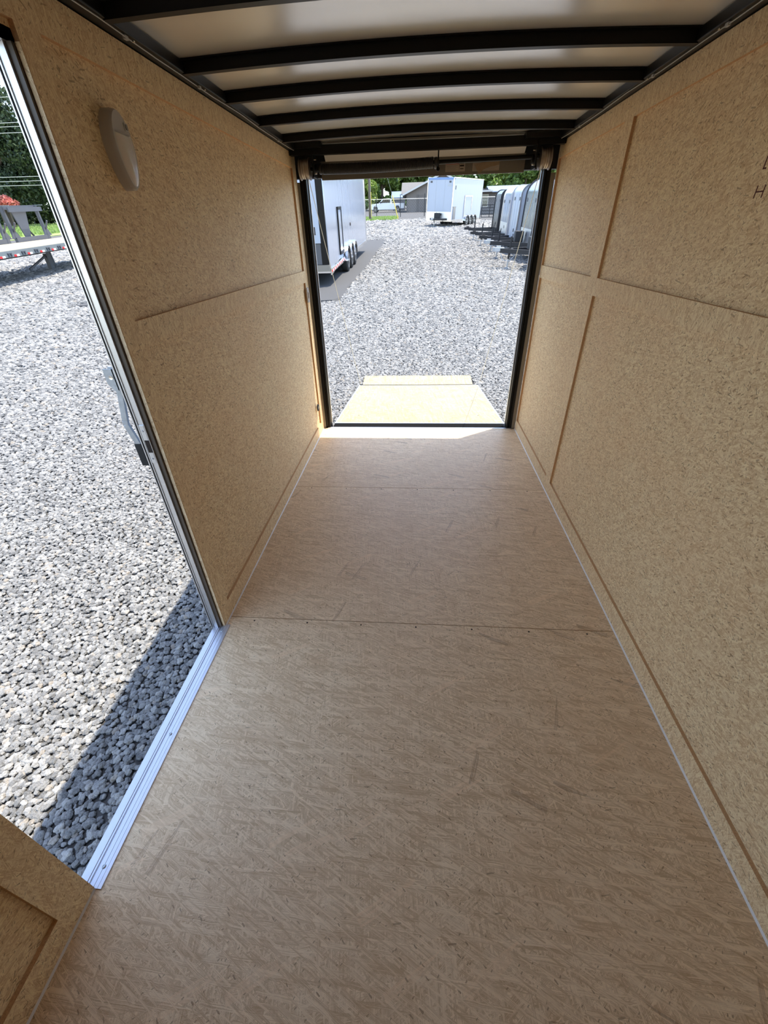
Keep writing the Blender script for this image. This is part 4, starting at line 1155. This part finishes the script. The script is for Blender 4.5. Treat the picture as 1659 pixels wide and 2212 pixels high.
def tree(x, y, h, r, kind, label, group=None, n=5000, size=0.35, z=None, conic=False):
    rng = np.random.default_rng(int(abs(x * 31 + y * 17)))
    e = empty('tree', (x, y, (gz(x, y) if z is None else z)))
    q = MB(); q.tube([(0, 0, -0.3), (0.1, 0, h * 0.4), (0, 0.1, h * 0.8)], [0.03 * h, 0.02 * h, 0.006 * h], 8)
    for k in range(5):
        an = k * 1.3; q.tube([(0, 0, h * (0.25 + 0.1 * k)), (math.cos(an) * r * 0.55, math.sin(an) * r * 0.55, h * (0.42 + 0.1 * k))], [0.012 * h, 0.004 * h], 6)
    q.build('trunk', M['bark'], e, smooth=True)
    blobs = []
    for k in range(22):
        f = rng.uniform(0.10, 0.97); an = rng.uniform(0, 6.28)
        R = r * ((1.05 - f) if conic else math.sin(math.pi * min(1, 0.15 + f * 0.82)) ** 0.7) * rng.uniform(0.3, 0.85)
        s = r * rng.uniform(0.25, 0.42) * ((1.25 - f) if conic else 1)
        blobs.append((R * math.cos(an), R * math.sin(an), h * f, s, s * 0.8))
    me = leaf_mesh(blobs, n, size, rng); me.materials.append(M[kind])
    o = bpy.data.objects.new('crown', me); COL.objects.link(o); o.parent = e
    tag(e, label, 'tree', group)
    return e
TL = ['leafy tree behind the long trailer on the asphalt, leftmost of the belt', 'leafy tree just left of the utility pole', 'bright green tree behind the utility pole and the hood of the pickup', 'leafy green tree rising behind the pickup cabin', 'leafy green tree between the pickup and the taupe house', 'green treetop over the left roof of the taupe house', 'green treetop behind the gable of the taupe house', 'green tree behind the right slope of the taupe gable', 'leafy tree between the tall white trailer and the metal roofed house', 'bright green tree over the metal roofed house', 'leafy green tree above the black trailer of the right row', 'bright green tree above the shiny pale trailer of the right row', 'yellow green tree above the tall silver fronted trailer', 'green tree behind the right door post, rightmost of the belt']
TG = 'green trees beyond the road and houses'
for i, (x, y, h, r, kd) in enumerate(((-19, 108, 13, 5, 'leaf'), (-14.5, 112, 12, 4.6, 'leaf'), (-11.5, 104, 11, 3.8, 'leaf_bright'), (-8.3, 110, 13, 4.2, 'leaf'), (-5.2, 116, 13, 4.4, 'leaf'), (-1.5, 118, 12, 4.4, 'leaf'), (3, 120, 13, 4.8, 'leaf'), (8, 119, 13, 4.6, 'leaf'), (12.5, 108, 12, 4.4, 'leaf'), (16.5, 112, 12.5, 4.4, 'leaf_bright'), (20.5, 106, 12, 4.4, 'leaf'), (24.5, 110, 13, 4.6, 'leaf_bright'), (29, 108, 13, 5, 'leaf_bright'), (34, 110, 13, 5, 'leaf'))):
    tree(x, y, h, r, kd, TL[i], TG if x < -2 else 'green trees above the right row', 9000, 0.38)
# dark trees seen through the side door
tree(-60.5, 70, 22, 8.6, 'leaf_dark', 'tall dark evergreen tree beyond the flatbed, reaching into the sky', None, 52000, 0.25, 3.9)
for i, (x, y, h, r, lab) in enumerate(((-53, 78, 8.5, 5, 'lower dark tree right beside the trunk of the tall evergreen'), (-47, 79, 7.5, 4.5, 'low dark tree behind the right frame of the flatbed'), (-66, 80, 8, 5, 'low dark tree behind the left frame of the flatbed'), (-78, 78, 12, 6, 'dark tree at the left picture edge behind the flatbed'), (-42, 82, 8, 5, 'dark tree hidden mostly behind the side door jamb'))):
    tree(x, y, h, r, 'leaf_dark', lab, None, 12000, 0.30, 3.9)
# shrub with coral blossom
rng = np.random.default_rng(5)
me = leaf_mesh([(0, 0, 0.8, 1.0, 0.7), (0.8, 0.2, 0.6, 0.8, 0.5)], 700, 0.16, rng); me.materials.append(M['leaf_pink'])
fs = empty('flowering_tree', (-56.4, 66.0, 3.7))
q = MB(); q.tube([(0, 0, -0.3), (0.1, 0, 1.6), (0.3, 0, 3.0)], [0.14, 0.10, 0.05], 8); q.build('trunk', M['bark'], fs)
o = bpy.data.objects.new('blossom', me); COL.objects.link(o); o.parent = fs; o.location = (0, 0, 2.3); o = fs
tag(o, 'small tree with coral blossom against the dark trees beyond the flatbed', 'tree')
# grass blades on both lawns
def grass(name, xs, ys, n, hgt, lab, lift=0.0, test=None):
    rng = np.random.default_rng(9)
    x = rng.uniform(*xs, n); y = rng.uniform(*ys, n)
    if test is not None: m = test(x, y); x, y = x[m], y[m]
    n = len(x); z = -0.58 + 0.064 * y + lift
    a = rng.uniform(0, 6.28, n); s = hgt * rng.uniform(0.5, 1.3, n)
    dx, dy = np.cos(a) * s * 0.45, np.sin(a) * s * 0.45
    lx, ly = rng.normal(0, 0.25, n) * s, rng.normal(0, 0.25, n) * s
    V = np.stack([np.stack([x - dx, y - dy, z], 1), np.stack([x + dx, y + dy, z], 1), np.stack([x + lx, y + ly, z + s], 1)], 1).reshape(-1, 3)
    me = bpy.data.meshes.new(name); me.vertices.add(3 * n); me.vertices.foreach_set('co', V.astype(np.float32).ravel())
    me.loops.add(3 * n); me.loops.foreach_set('vertex_index', np.arange(3 * n, dtype=np.int32))
    me.polygons.add(n); me.polygons.foreach_set('loop_start', np.arange(0, 3 * n, 3, dtype=np.int32)); me.polygons.foreach_set('loop_total', np.full(n, 3, dtype=np.int32))
    me.update(calc_edges=True); me.materials.append(M['grass_blade'])
    o = bpy.data.objects.new(name, me); COL.objects.link(o)
    tag(o, lab, 'grass', kind='stuff')
grass('grass', (-14, -2.8), (56, 66), 9000, 0.16, 'short green grass around the utility pole and fence', 0.02, lambda x, y: (x < -3.2 - 0.4 * np.sin(y)) | (y > 59.5))
grass('far_grass', (-85, -38), (41, 78), 30000, 0.25, 'sunlit green lawn beyond the flatbed trailer', 0.1)
